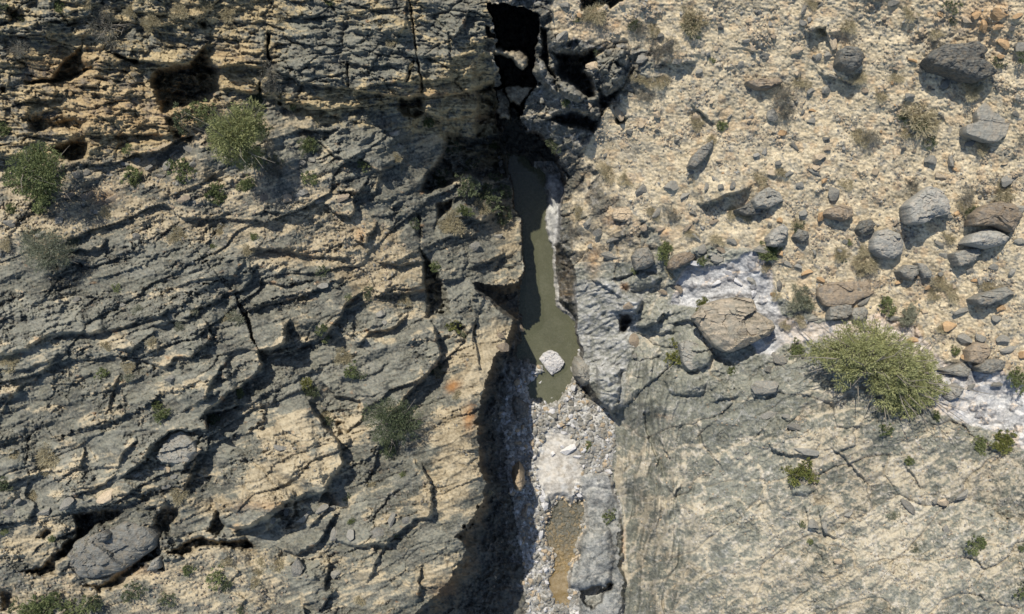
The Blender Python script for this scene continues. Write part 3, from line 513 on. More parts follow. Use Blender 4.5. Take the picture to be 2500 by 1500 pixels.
tanC = sstep(.20, .66, .32 + .30 * lam + .28 * lam2 + .30 * n1 + .25 * fbm(U / 50, V / 9, 204, 3) + .12 * n3 + .75 * tn + .16 * sstep(.8, 2., steep_s) + .5 * (q2 - .5) * .5 + .4 * (tE - .5) + .35 * (tF - .5))
veins = np.exp(-(fbm(U / 85, V / 55, 205, 3) / .035) ** 2) + .8 * np.exp(-(fbm(U / 40 + 9, V / 60, 206, 3) / .04) ** 2)
VEIN = np.zeros(U.shape, np.float32)
for pts in (pl('K', (1070, 1275), (1300, 1225), (1450, 1250), (1600, 1170), (1900, 1080), (2078, 1040)), pl('L', (0, 240), (100, 200), (190, 180)), pl('L', (840, 130), (1000, 80), (1060, 70)), pl('L', (1220, 270), (1340, 200), (1450, 150)),
            pl('K', (1290, 300), (1400, 270), (1540, 265), (1600, 330), (1640, 390)), pl('K', (1440, 760), (1600, 730), (1710, 680)), pl('K', (1750, 640), (1860, 700), (1980, 800)), pl('K', (1380, 550), (1500, 520), (1560, 600), (1450, 640)), pl('K', (1540, 950), (1560, 1060), (1570, 1150), (1460, 1230)),
            pl('K', (1800, 210), (1920, 190)), pl('K', (1640, 270), (1700, 300), (1760, 380)), pl('K', (1930, 420), (1990, 540), (1990, 640), (1930, 680)), pl('K', (1580, 960), (1660, 990), (1720, 900)), pl('L', (150, 400), (200, 520), (200, 640)), pl('K', (1780, 1330), (1880, 1440)), pl('K', (960, 500), (930, 640), (960, 800), (965, 1050), (990, 1250)),
            pl('L', (0, 1110), (120, 1080), (180, 1060)), pl('K', (1240, 700), (1300, 620), (1350, 540)), pl('K', (1420, 1000), (1500, 960)), pl('K', (1390, 690), (1400, 760), (1380, 860)), pl('H', (560, 1340), (760, 1380), (840, 1330)), pl('L', (560, 60), (700, 20), (1020, -20))):
    rs, cs = box(pts, 20)
    VEIN[rs, cs] = np.maximum(VEIN[rs, cs], np.exp(-(pdist(pts, WU[rs, cs], WV[rs, cs]) / 3.2) ** 2))
lowr = sstep(1500, 2700, U + 1.25 * (V - 800))
tanR = sstep(.26, .66, -.06 + .34 * lowr + .30 * n1 + .24 * n2 + .18 * n3 + .26 * ds * (1 - near) + (.40 * ribs_ + .35 * ribs2) * near + .5 * tn + .24 * veins + .8 * VEIN + .45 * e1 * (n1 > -.3) + .16 * e2 + .12 * SCAR
             + .40 * (g2 - .5) + .30 * (g3 - .5) + .34 * (tE - .5) * (.25 + lowr) + .34 * (tF - .5) * (.15 + lowr))
tanS = np.clip(.92 + .30 * n1 + .30 * n3 - (.35 * (r1 > .46) * m1 + .45 * (r2 > .44) * m2 * (r2 < .55)) * few2 - .35 * (r3 > .48) * m3 * (.3 + .7 * few2) - .22 * few2 * (n2 > .0) - .5 * (tF > .86) - .3 * (tE > .9), 0, 1)
TAN = R_LEFT * (tanC * R_CLIFF + tanL * (1 - R_CLIFF)) + (1 - R_LEFT) * (R_SCREE * tanS + (1 - R_SCREE) * tanR)
TAN = np.clip(TAN, 0, 1)
TAN = np.where(SETM, .45 + .4 * n2, TAN * (1 - .9 * DOME * (V > 420)) * (1 - .85 * R_STRIPE))
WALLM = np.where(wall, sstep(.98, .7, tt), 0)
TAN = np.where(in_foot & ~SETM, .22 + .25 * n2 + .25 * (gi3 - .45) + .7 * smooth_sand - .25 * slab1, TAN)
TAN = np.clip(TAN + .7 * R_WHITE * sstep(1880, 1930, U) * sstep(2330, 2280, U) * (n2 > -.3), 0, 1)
TAN = np.clip((TAN + .35 * WALLM * (n1 > -.1) * (V < 860)) * (1 - .8 * WALLM * (V >= 860)), 0, 1)  # tan taken out of the lower wall to paint its shade darker
PALE = R_WHITE * (1 - .55 * sstep(1880, 1930, U) * sstep(2330, 2280, U)) * np.clip(.62 + .55 * n1 + .35 * n2 - .6 * (r2 > .44) * m2, 0, 1) + R_STRIPE * np.clip(.16 + .30 * stripe * (n2 > -.2) + .2 * n1, 0, .6) + .22 * veins * R_BED * (1 - R_WHITE)
gpale = (V > 500) * np.clip(.50 + .35 * (gi2 - .45) * gm2 * 2 + .25 * n2 + .2 * (gi3 - .45), 0, 1) * (1 - .3 * slab1)
gpale = gpale * (1 - .75 * sstep(-4, 5, np.maximum(sp1, sp2))) * (1 - .85 * slab1 * sstep(1195, 1235, V))
PALE = np.where(in_foot, gpale * ~SETM, PALE)
bank = region(SETS[4][0], 5, .4) + region(SETS[6][0], 5, .4)
PALE = np.clip(PALE + .75 * bank, 0, 1); TAN = TAN * (1 - .9 * np.clip(bank, 0, 1))
RUST = blobs([(1105, 945, 16, 14, 1.), (1145, 1020, 14, 30, .8), (1190, 290, 40, 15, .35), (1070, 230, 120, 14, .3), (300, 280, 250, 80, .25), (150, 160, 120, 50, .25), (560, 140, 80, 40, .2), (640, 1235, 80, 14, .35), (300, 1395, 90, 16, .35), (250, 480, 40, 20, .4), (1500, 540, 30, 20, .3),
              (1618, 570, 14, 14, .5), (1450, 640, 20, 40, .4), (2400, 45, 70, 50, .5), (1460, 60, 80, 30, .3), (1527, 700, 9, 8, 1.), (1090, 1440, 40, 20, .3), (880, 575, 18, 18, .5), (690, 620, 90, 12, .3), (1520, 1330, 6, 40, .6), (1620, 1015, 20, 6, .3)])
RUST = RUST + sstep(.5, .9, fbm(U / 35, V / 20, 207, 3) + .25 * SCAR) * .45 * (R_LEFT + .3 * R_SCREE) + .25 * R_SCREE * (r2 > .57) * m2
RUST = np.where(in_foot, .25 * sstep(-6, 4, sp2) * (V > 1330) , RUST)
RUST = np.clip(RUST * (1 - .8 * WALLM), 0, 1)  # rust thinned on the walls as part of their painted shade
TONE = np.clip(.48 + .25 * n2 + .40 * n3 + .22 * n1 + mid * (.40 * (tC - .5) * (.4 + .6 * rough) + .30 * (tD - .5) + .34 * (tB - .5) + .30 * (tA - .5) + .30 * streak) + (.20 + .22 * R_SCREE) * (tF - .5) + .26 * (tE - .5) + (.35 * (q3 - .5) + .35 * lam) * R_CLIFF + .30 * (r3 - .45) * m3 * R_SCREE
               + .5 * (gi2 - .45) * in_foot + bed * (.35 * (g2 - .5) + .55 * (g1 - .5) + .25 * (g3 - .5) + .5 * VEIN + .25 * ds + .30 * ribs_ * near), 0, 1)
LICH = np.clip(.45 + .6 * fbm(U / 34, V / 26, 208, 3) + .3 * n3 + .5 * (tE - .5), 0, 1)

# ---------------------------------------------------------------- meshes of the ground
S = K * (CAM_H - Z) / CAM_H
VX = ((U - W0 / 2) * S).astype(np.float32); VY = ((H0 / 2 - V) * S).astype(np.float32); VZ = Z.astype(np.float32)
idx = np.arange(NR * NC).reshape(NR, NC)
quads = np.stack([idx[:-1, :-1], idx[1:, :-1], idx[1:, 1:], idx[:-1, 1:]], -1)
# every stretch of ground gets its own sheet
cen = lambda a: (a[:-1, :-1] + a[1:, 1:]) * .5
own = np.zeros(quads.shape[:2], int)                       # 0 bedrock slabs on the left
own[cen(R_LEFT) < .5] = 3                                  # bedrock slope lower right
own[(cen(R_LEFT) >= .5) & (cen(R_CLIFF) > .5)] = 1         # cliff
own[(cen(R_LEFT) < .5) & (cen(R_SCREE) > .5)] = 2          # scree slope
own[(cen(R_LEFT) < .5) & (cen(R_WHITE) > .5)] = 5          # dry side stream
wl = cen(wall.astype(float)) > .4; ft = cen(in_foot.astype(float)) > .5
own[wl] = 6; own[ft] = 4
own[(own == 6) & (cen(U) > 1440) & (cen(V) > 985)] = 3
own[cen(SETM.astype(float)) > .5] = 7
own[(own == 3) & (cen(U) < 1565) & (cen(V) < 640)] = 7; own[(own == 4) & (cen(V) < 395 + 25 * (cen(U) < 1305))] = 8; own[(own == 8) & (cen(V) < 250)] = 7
def link(me, name, mat, parent=None):
    o = bpy.data.objects.new(name, me); C.link(o)
    if mat is not None: me.materials.append(mat)
    if parent is not None: o.parent = parent
    return o
def mesh_np(name, co, faces, smooth=True):
    """faces: (n, k) index array"""
    me = bpy.data.meshes.new(name); n, k = faces.shape
    me.vertices.add(len(co)); me.vertices.foreach_set('co', np.ascontiguousarray(co, np.float32).ravel())
    me.loops.add(n * k); me.loops.foreach_set('vertex_index', np.ascontiguousarray(faces, np.int32).ravel())
    me.polygons.add(n); me.polygons.foreach_set('loop_start', np.arange(0, n * k, k, dtype=np.int32))
    me.polygons.foreach_set('use_smooth', np.full(n, smooth, bool))
    me.update(calc_edges=True)
    return me
ALLCO = np.stack([VX, VY, VZ], -1).reshape(-1, 3)
MASK = np.stack([TAN, PALE, RUST, TONE], -1).reshape(-1, 4).astype(np.float32); LI = LICH.reshape(-1).astype(np.float32)
def ground_sheet(name, k, mat):
    f = quads[own == k]
    used, inv = np.unique(f, return_inverse=True)
    me = mesh_np(name, ALLCO[used], inv.reshape(f.shape))
    at = me.attributes.new('rock_kinds', 'FLOAT_COLOR', 'POINT'); at.data.foreach_set('color', MASK[used].ravel())
    at = me.attributes.new('lichen', 'FLOAT', 'POINT'); at.data.foreach_set('value', LI[used])
    o = link(me, name, mat); o['kind'] = 'structure'
    return o

# ---------------------------------------------------------------- materials
def nodes(name, rough=.9):
    m = bpy.data.materials.new(name); m.use_nodes = True
    nt = m.node_tree; b = nt.nodes['Principled BSDF']
    b.inputs['Roughness'].default_value = rough; b.inputs['Specular IOR Level'].default_value = .25
    return m, nt, b
def N(nt, kind, **kw):
    n = nt.nodes.new(kind)
    for k, v in kw.items():
        if k in n.inputs: n.inputs[k].default_value = v
        else: setattr(n, k, v)
    return n
def mixc(nt, fac, a, b):
    n = nt.nodes.new('ShaderNodeMix'); n.data_type = 'RGBA'
    for i, s in ((0, fac), (6, a), (7, b)):
        if isinstance(s, (int, float)): n.inputs[i].default_value = s
        elif isinstance(s, tuple): n.inputs[i].default_value = (*s, 1)
        else: nt.links.new(s, n.inputs[i])
    return n.outputs[2]
def math_(nt, op, a, b=None, c=None, clamp=False):
    n = nt.nodes.new('ShaderNodeMath'); n.operation = op; n.use_clamp = clamp
    for i, s in enumerate((a, b, c)):
        if s is None: continue
        if isinstance(s, (int, float)): n.inputs[i].default_value = s
        else: nt.links.new(s, n.inputs[i])
    return n.outputs[0]
def noise(nt, vec, scale, detail=4, rough=.6, stretch=None):
    if stretch:
        mp = N(nt, 'ShaderNodeMapping'); mp.inputs['Scale'].default_value = stretch; nt.links.new(vec, mp.inputs['Vector']); vec = mp.outputs[0]
    n = N(nt, 'ShaderNodeTexNoise'); n.inputs['Scale'].default_value = scale; n.inputs['Detail'].default_value = detail; n.inputs['Roughness'].default_value = rough
    nt.links.new(vec, n.inputs['Vector']); return n.outputs['Fac']
def mat_ground(name, grey, tan, pale=((.34, .335, .325), (.62, .60, .575)), rust=(.34, .155, .045), lich=(.175, .175, .12), lamt=.25, bump=.5):
    m, nt, b = nodes(name)
    at = N(nt, 'ShaderNodeAttribute', attribute_name='rock_kinds'); li = N(nt, 'ShaderNodeAttribute', attribute_name='lichen')
    sp = N(nt, 'ShaderNodeSeparateColor'); nt.links.new(at.outputs['Color'], sp.inputs[0])
    pos = N(nt, 'ShaderNodeNewGeometry').outputs['Position']
    fine = noise(nt, pos, 9, 5, .7); finer = noise(nt, pos, 26, 3, .7)
    jit = math_(nt, 'MULTIPLY_ADD', math_(nt, 'SUBTRACT', finer, .5), .9, math_(nt, 'SUBTRACT', fine, .5))
    tone = math_(nt, 'MULTIPLY_ADD', jit, 1.1, at.outputs['Alpha'], clamp=True)
    g = mixc(nt, tone, *grey); t = mixc(nt, tone, *tan); p = mixc(nt, tone, *pale)
    lf = math_(nt, 'MULTIPLY', math_(nt, 'MULTIPLY_ADD', jit, 1.2, li.outputs['Fac'], clamp=True), lamt)
    g = mixc(nt, lf, g, lich)
    tf = math_(nt, 'MULTIPLY_ADD', jit, .55, sp.outputs[0], clamp=True)
    c = mixc(nt, tf, g, t)
    rf = math_(nt, 'MULTIPLY', math_(nt, 'MULTIPLY_ADD', jit, .5, sp.outputs[2], clamp=True), .8)
    c = mixc(nt, rf, c, rust)
    pf = math_(nt, 'MULTIPLY_ADD', jit, .5, sp.outputs[1], clamp=True)
    pf = math_(nt, 'MULTIPLY', pf, math_(nt, 'GREATER_THAN', sp.outputs[1], .02))
    c = mixc(nt, pf, c, p)
    nt.links.new(c, b.inputs['Base Color'])
    bp = N(nt, 'ShaderNodeBump'); bp.inputs['Strength'].default_value = bump; bp.inputs['Distance'].default_value = .03
    nt.links.new(math_(nt, 'ADD', fine, finer), bp.inputs['Height']); nt.links.new(bp.outputs[0], b.inputs['Normal'])
    return m
GREYL = ((.060, .061, .052), (.228, .221, .178))
ground_sheet('bedrock_slabs', 0, mat_ground('slab_rock', GREYL, ((.195, .155, .095), (.43, .36, .24))))
ground_sheet('cliff', 1, mat_ground('cliff_rock', ((.064, .065, .055), (.235, .225, .18)), ((.18, .135, .07), (.45, .36, .205)), lamt=.35))
ground_sheet('scree_slope', 2, mat_ground('scree', ((.07, .07, .065), (.26, .245, .21)), ((.37, .298, .185), (.68, .568, .382)), rust=(.45, .23, .08)))
ground_sheet('bedrock_slope', 3, mat_ground('smooth_rock', ((.10, .104, .086), (.285, .28, .228)), ((.24, .205, .145), (.44, .385, .28)), lamt=.3))
ground_sheet('streambed', 4, mat_ground('gravel', ((.10, .105, .10), (.30, .30, .275)), ((.34, .28, .20), (.68, .59, .46)), pale=((.28, .275, .26), (.56, .54, .49)), rust=(.36, .20, .06), lamt=.1))
ground_sheet('dry_stream', 5, mat_ground('washed_rock', ((.14, .14, .14), (.36, .35, .34)), ((.36, .28, .19), (.66, .54, .42)), pale=((.33, .325, .31), (.64, .62, .58)), lamt=.05))
ground_sheet('gorge_wall', 6, mat_ground('wall_rock', ((.030, .033, .031), (.12, .115, .10)), ((.06, .045, .03), (.20, .15, .09))))  # rock colours darkened so the wall carries the gorge's shade

ground_sheet('gorge_shoulder', 7, mat_ground('shoulder_rock', ((.050, .050, .045), (.20, .19, .155)), ((.17, .135, .085), (.46, .37, .235))))
ground_sheet('slot_floor', 8, mat_ground('painted_shade_slot_rock', ((.012, .014, .014), (.045, .045, .04)), ((.03, .025, .018), (.09, .075, .05)), pale=((.05, .05, .05), (.1, .1, .1))))  # near-black colour paints in the deep shade of the overhang
def mat_water(name, col, alpha, rough=.06):
    m, nt, b = nodes(name, rough)
    b.inputs['Specular IOR Level'].default_value = .5; b.inputs['IOR'].default_value = 1.33
    pos = N(nt, 'ShaderNodeNewGeometry').outputs['Position']
    n = noise(nt, pos, .9, 3, .5)
    c = mixc(nt, n, tuple(v * .8 for v in col), tuple(v * 1.25 for v in col)); nt.links.new(c, b.inputs['Base Color'])
    b.inputs['Alpha'].default_value = alpha
    bp = N(nt, 'ShaderNodeBump'); bp.inputs['Strength'].default_value = .12; bp.inputs['Distance'].default_value = .02
    nt.links.new(noise(nt, pos, 6, 2, .5), bp.inputs['Height']); nt.links.new(bp.outputs[0], b.inputs['Normal'])
    return m
def sheet(name, pts, z, mat, grow=14):
    """a level water surface reaching a little under its banks"""
    c = pts.mean(0); n = len(pts)
    out = []
    for i in range(n):
        a, b_, d = pts[i - 1], pts[i], pts[(i + 1) % n]
        t = d - a; nn = np.array([t[1], -t[0]]) / (np.hypot(*t) + 1e-6)
        out.append(b_ + nn * grow)
    area = sum(pts[i - 1][0] * pts[i][1] - pts[i][0] * pts[i - 1][1] for i in range(n))
    if area < 0: out = [2 * pts[i] - out[i] for i in range(n)]
    import bmesh
    bm = bmesh.new(); vs = [bm.verts.new(world(p[0], p[1], z)) for p in out]
    f = bm.faces.new(vs); bmesh.ops.triangulate(bm, faces=[f])
    for f in bm.faces:
        if f.normal.z < 0: f.normal_flip()
    me = bpy.data.meshes.new(name); bm.to_mesh(me); bm.free()
    o = link(me, name, mat); o['kind'] = 'structure'; return o
sheet('water', POOL, WATER1, mat_water('murky_water', (.105, .106, .062), .76))
ow = mat_water('ochre_water', (.20, .135, .03), .40); nt = ow.node_tree; b = nt.nodes['Principled BSDF']
pos = N(nt, 'ShaderNodeNewGeometry').outputs['Position']; sx = N(nt, 'ShaderNodeSeparateXYZ'); nt.links.new(pos, sx.inputs[0])
k = math_(nt, 'ADD', math_(nt, 'MULTIPLY_ADD', sx.outputs[1], -.55, -5.65), math_(nt, 'SUBTRACT', noise(nt, pos, 2.2, 3, .6), .5), clamp=True)
nt.links.new(mixc(nt, k, (.060, .055, .022), (.30, .19, .045)), b.inputs['Base Color'])
sheet('shallow_water', POOL2, WATER2, ow, 15)

# ---------------------------------------------------------------- landmarks and labels
LAND = [(2125, 900, 'the big feathery tree'), (1805, 795, 'the huge banded boulder'), (1347, 887, 'the white boulder in the pool'), (1310, 640, 'the long murky pool'), (1375, 1330, 'the ochre pool'),
        (250, 1360, 'the oval slab boulder'), (585, 335, 'the long-crowned cliff-foot tree'), (470, 210, 'the dark cliff recess'), (95, 445, 'the leftmost green tree'), (955, 1040, 'the grey-green slab tree'),
        (2355, 130, 'the dark ribbed outcrop'), (2440, 280, 'the tan-spotted flat rock'), (2285, 510, 'the pale angular boulder'), (2183, 593, 'the rounded pale boulder'), (115, 610, 'the pale fuzzy bush'),
        (1255, 60, 'the black upper slot'), (2440, 1010, 'the white dry stream'), (1456, 1455, 'the black hole by the ochre pool'), (1720, 370, 'the tilted grey slab'), (1070, 720, 'the dark crevice'),
        (1365, 1165, 'the pale sand bar'), (1945, 1160, 'the yellow-green bedrock shrub'), (2300, 290, 'the olive-grey scree bushes'), (560, 1330, 'the lens-shaped overhang'), (1435, 910, 'the striped knob rock')]
USED = {}
def side(du, dv):
    a = math.degrees(math.atan2(dv, du)) % 360
    return ['right of', 'below-right of', 'below', 'below-left of', 'left of', 'above-left of', 'above', 'above-right of'][int((a + 22.5) // 45) % 8]
def where(u, v, tries):
    ls = sorted(LAND, key=lambda l: math.hypot(l[0] - u, l[1] - v))
    l = ls[tries % len(ls)]
    if tries == 0 and math.hypot(l[0] - u, l[1] - v) < 8: return None
    d = math.hypot(l[0] - u, l[1] - v)
    return ('just ' if d < 90 else '' if d < 230 else 'well ') + side(u - l[0], v - l[1]) + ' ' + l[2]
def label(what, u, v):
    for t in range(6):
        w = where(u, v, t)
        s = what if w is None else what + ' ' + w
        if s not in USED:
            USED[s] = 1; return s
    for extra in ('slightly larger', 'slightly smaller', 'more isolated', 'closely neighboured'):
        pass
    w = where(u, v, 0); w2 = where(u, v, 1)
    s = what + ' ' + w.replace('just ', '').replace('well ', '') + ', ' + w2
    while len(s.split()) > 16 or s in USED:
        s = what + ' ' + w2 + ', next in line' if (what + ' ' + w2 + ', next in line') not in USED else what + ' ' + where(u, v, 3) + ', the outlying one'
        if s in USED: s = s + ' here'
        if len(s.split()) > 16: s = ' '.join(s.split()[:16])
        if s in USED: break
    USED[s] = 1; return s
def tag(o, lab, cat, group=None):
    o['label'] = lab; o['category'] = cat
    if group: o['group'] = group

# ---------------------------------------------------------------- boulders
def mat_rock(name, dark, light, tint, tamt=.35, band=.5, bscale=6.0):
    m, nt, b = nodes(name)
    tc = N(nt, 'ShaderNodeTexCoord').outputs['Object']; oi = N(nt, 'ShaderNodeObjectInfo')
    pos = N(nt, 'ShaderNodeNewGeometry').outputs['Position']
    n1 = noise(nt, tc, bscale, 4, .6, (1, 1, 1)); n2 = noise(nt, pos, 14, 4, .7); bnd = noise(nt, tc, bscale * 1.4, 3, .55, (.35, 2.6, 2.6))
    f = math_(nt, 'MULTIPLY_ADD', math_(nt, 'SUBTRACT', bnd, .5), band * 2.2, math_(nt, 'MULTIPLY_ADD', math_(nt, 'SUBTRACT', n2, .5), 1.3, math_(nt, 'MULTIPLY_ADD', oi.outputs['Random'], .45, .28)), clamp=True)
    c = mixc(nt, f, dark, light)
    t = math_(nt, 'MULTIPLY', math_(nt, 'MULTIPLY_ADD', math_(nt, 'SUBTRACT', n1, .52), 5.0, .35, clamp=True), tamt)
    c = mixc(nt, t, c, tint)
    nt.links.new(c, b.inputs['Base Color'])
    bp = N(nt, 'ShaderNodeBump'); bp.inputs['Strength'].default_value = .5; bp.inputs['Distance'].default_value = .03
    nt.links.new(math_(nt, 'ADD', n2, bnd), bp.inputs['Height']); nt.links.new(bp.outputs[0], b.inputs['Normal'])
    return m
RM = dict(grey=mat_rock('grey_rock', (.095, .094, .083), (.30, .285, .24), (.36, .28, .19), .35),
          dark=mat_rock('dark_rock', (.055, .056, .052), (.19, .185, .16), (.26, .19, .11), .3, .8),
          pale=mat_rock('pale_rock', (.15, .146, .13), (.35, .335, .29), (.48, .40, .30), .4),
          white=mat_rock('white_rock', (.36, .35, .34), (.72, .69, .65), (.60, .53, .44), .3),
          tan=mat_rock('tan_rock', (.28, .21, .13), (.58, .46, .31), (.20, .18, .15), .4),
          brown=mat_rock('brown_rock', (.13, .10, .07), (.36, .28, .19), (.14, .14, .13), .5),
          orange=mat_rock('ochre_rock', (.27, .16, .075), (.54, .36, .19), (.40, .30, .20), .35),
          band=mat_rock('banded_rock', (.13, .115, .085), (.44, .36, .26), (.21, .205, .17), .55, 1.0, 2.2))
def icosphere(n):
    import bmesh
    bm = bmesh.new(); bmesh.ops.create_icosphere(bm, subdivisions=n, radius=1)
    co = np.array([v.co[:] for v in bm.verts]); f = np.array([[v.index for v in q.verts] for q in bm.faces]); bm.free(); return co, f
ICO = {n: icosphere(n) for n in (1, 2, 3, 4, 5)}
def snoise(co, seed, sc, octv=3):
    x, y, z = (co * sc).T
    return (fbm(x + z * .7, y - z * .6, seed, octv) + fbm(y + 31 + x * .5, z + x * .4, seed + 5, octv) + fbm(z + 17 + y * .3, x - y * .4, seed + 11, octv)) / 3
def rock_mesh(name, seed, sub=4, cuts=13, boxy=.5, rough_=.10, ribs=0):
    """a boulder: a ball cut flat by planes, then weathered"""
    r = np.random.RandomState(seed); co, f = ICO[sub]; co = co.copy()
    p = 2 + 2.5 * boxy
    co /= (np.abs(co) ** p).sum(1)[:, None] ** (1 / p)
    for _ in range(cuts):
        n = r.normal(size=3); n[2] *= .8; n /= np.linalg.norm(n); d = r.uniform(.44, .82)
        over = np.maximum(co @ n - d, 0); co -= over[:, None] * n * .98
    nrm = co / np.linalg.norm(co, axis=1)[:, None]
    h = rough_ * snoise(co, seed, 2.2, 3) + .35 * rough_ * snoise(co, seed + 40, 8, 2)
    if ribs:
        s = (co[:, 1] * 1.0 + co[:, 2] * .5) * ribs + 1.2 * snoise(co, seed + 7, 1.6, 2)
        h = h + .07 * (1 - np.abs(np.modf(np.abs(s) + 30)[0] * 2 - 1))
    co = co + nrm * h[:, None]
    return mesh_np(name, co, f, smooth=False)
def outline_mesh(name, pts2, hgt, seed, depth, dome=.35, tilt=(0, 0), rough_=.05, n=120, rings=30, under=.85):
    """a rock from its plan outline in metres (centred): domed, weathered top, sides and underside"""
    seg = np.roll(pts2, -1, 0) - pts2; L = np.hypot(*seg.T); cum = np.r_[0, np.cumsum(L)]; t = np.linspace(0, cum[-1], n, endpoint=False)
    P = np.c_[pts2, ][np.searchsorted(cum, t, side='right') - 1]; i = np.searchsorted(cum, t, side='right') - 1
    P = pts2[i] + seg[i] * ((t - cum[i]) / L[i])[:, None]
    for _ in range(1): P = P * .5 + (np.roll(P, 1, 0) + np.roll(P, -1, 0)) * .25
    size = np.hypot(*P.T).mean()
    P0 = P.copy()
    P = P * (1 + .035 * perlin(P[:, 0] / size * 3 + seed, P[:, 1] / size * 3, seed) + .012 * perlin(P[:, 0] / size * 9 + seed, P[:, 1] / size * 9, seed + 1))[:, None]
    rings_co = []
    rr = np.r_[np.linspace(.02, .9, rings - 8), np.array([.94, .97, .99, 1.0])]
    for s in rr:
        kk = s ** 6; xy = (P0 * (1 - kk) + P * kk) * s; z = hgt * (1 - dome * s ** 3.5) - (0 if s < .95 else hgt * .12 * ((s - .95) / .05) ** 2) + tilt[0] * xy[:, 0] + tilt[1] * xy[:, 1]
        rings_co.append(np.c_[xy, z])
    edge = rings_co[-1]
    for k, (s, q) in enumerate(((1.015, .12), (1.01, .3), (.97, .55), (under, 1.0))):
        z = edge[:, 2] * (1 - q) + (-depth) * q
        rings_co.append(np.c_[P * s, z])
    co = np.concatenate(rings_co); R = len(rings_co)
    sn = .6 * snoise(co / size, seed, 1.7, 4) + .4 * snoise(co / size, seed + 3, 6, 3)
    fx = co[:, 0] / size; fy = co[:, 1] / size
    for sc_, am in ((1.3, .28), (3.1, .14)):
        f1, f2, cx, cy, i1, i2 = worley(fx * sc_ + seed % 97 + .3 * fy, fy * sc_ * 1.5 + seed % 31, seed)
        top = np.clip((co[:, 2] + depth) / (hgt + depth), 0, 1)
        co[:, 2] += am * size * top * ((i1 - .5) * cx + (i2 - .5) * cy + .5 * (i1 - .5)) * min(1, hgt / size * 1.6)
    q = np.floor((co[:, 0] * .5 + co[:, 1]) / size * 3 + sn * 2)
    co[:, 2] += rough_ * size * 3 * sn + .25 * rough_ * size * (rnd(q.astype(int), q.astype(int) * 0, seed) - .5)
    a = np.arange(n); b = (a + 1) % n; fs = []
    for k in range(R - 1):
        fs.append(np.c_[k * n + a, (k + 1) * n + a, (k + 1) * n + b, k * n + b])
    me = mesh_np(name, co, np.concatenate(fs), smooth=False)
    return me
GROUP_ROCK = 'boulders'
def outline_rock(name, crop, pts, hgt, mat, lab, cat='boulder', base=None, depth=.6, group=None, **kw):
    p = pl(crop, *pts); c = p.mean(0)
    zs = [height(*q) for q in p]
    zb = np.median(zs) if base is None else base
    ztop = zb + hgt
    o0 = np.array(world(c[0], c[1], ztop)[:2]); P = np.array([world(q[0], q[1], ztop)[:2] for q in p]) - o0
    if sum(P[i - 1][0] * P[i][1] - P[i][0] * P[i - 1][1] for i in range(len(P))) < 0: P = P[::-1]
    me = outline_mesh(name, P, hgt * .82, abs(hash_(lab)) % 9999, depth, **kw)
    o = link(me, name, RM[mat]); o.location = (o0[0], o0[1], zb)
    tag(o, lab, cat, group); return o
def hash_(s):
    h = 7
    for ch in s: h = (h * 31 + ord(ch)) % 1000003
    return h
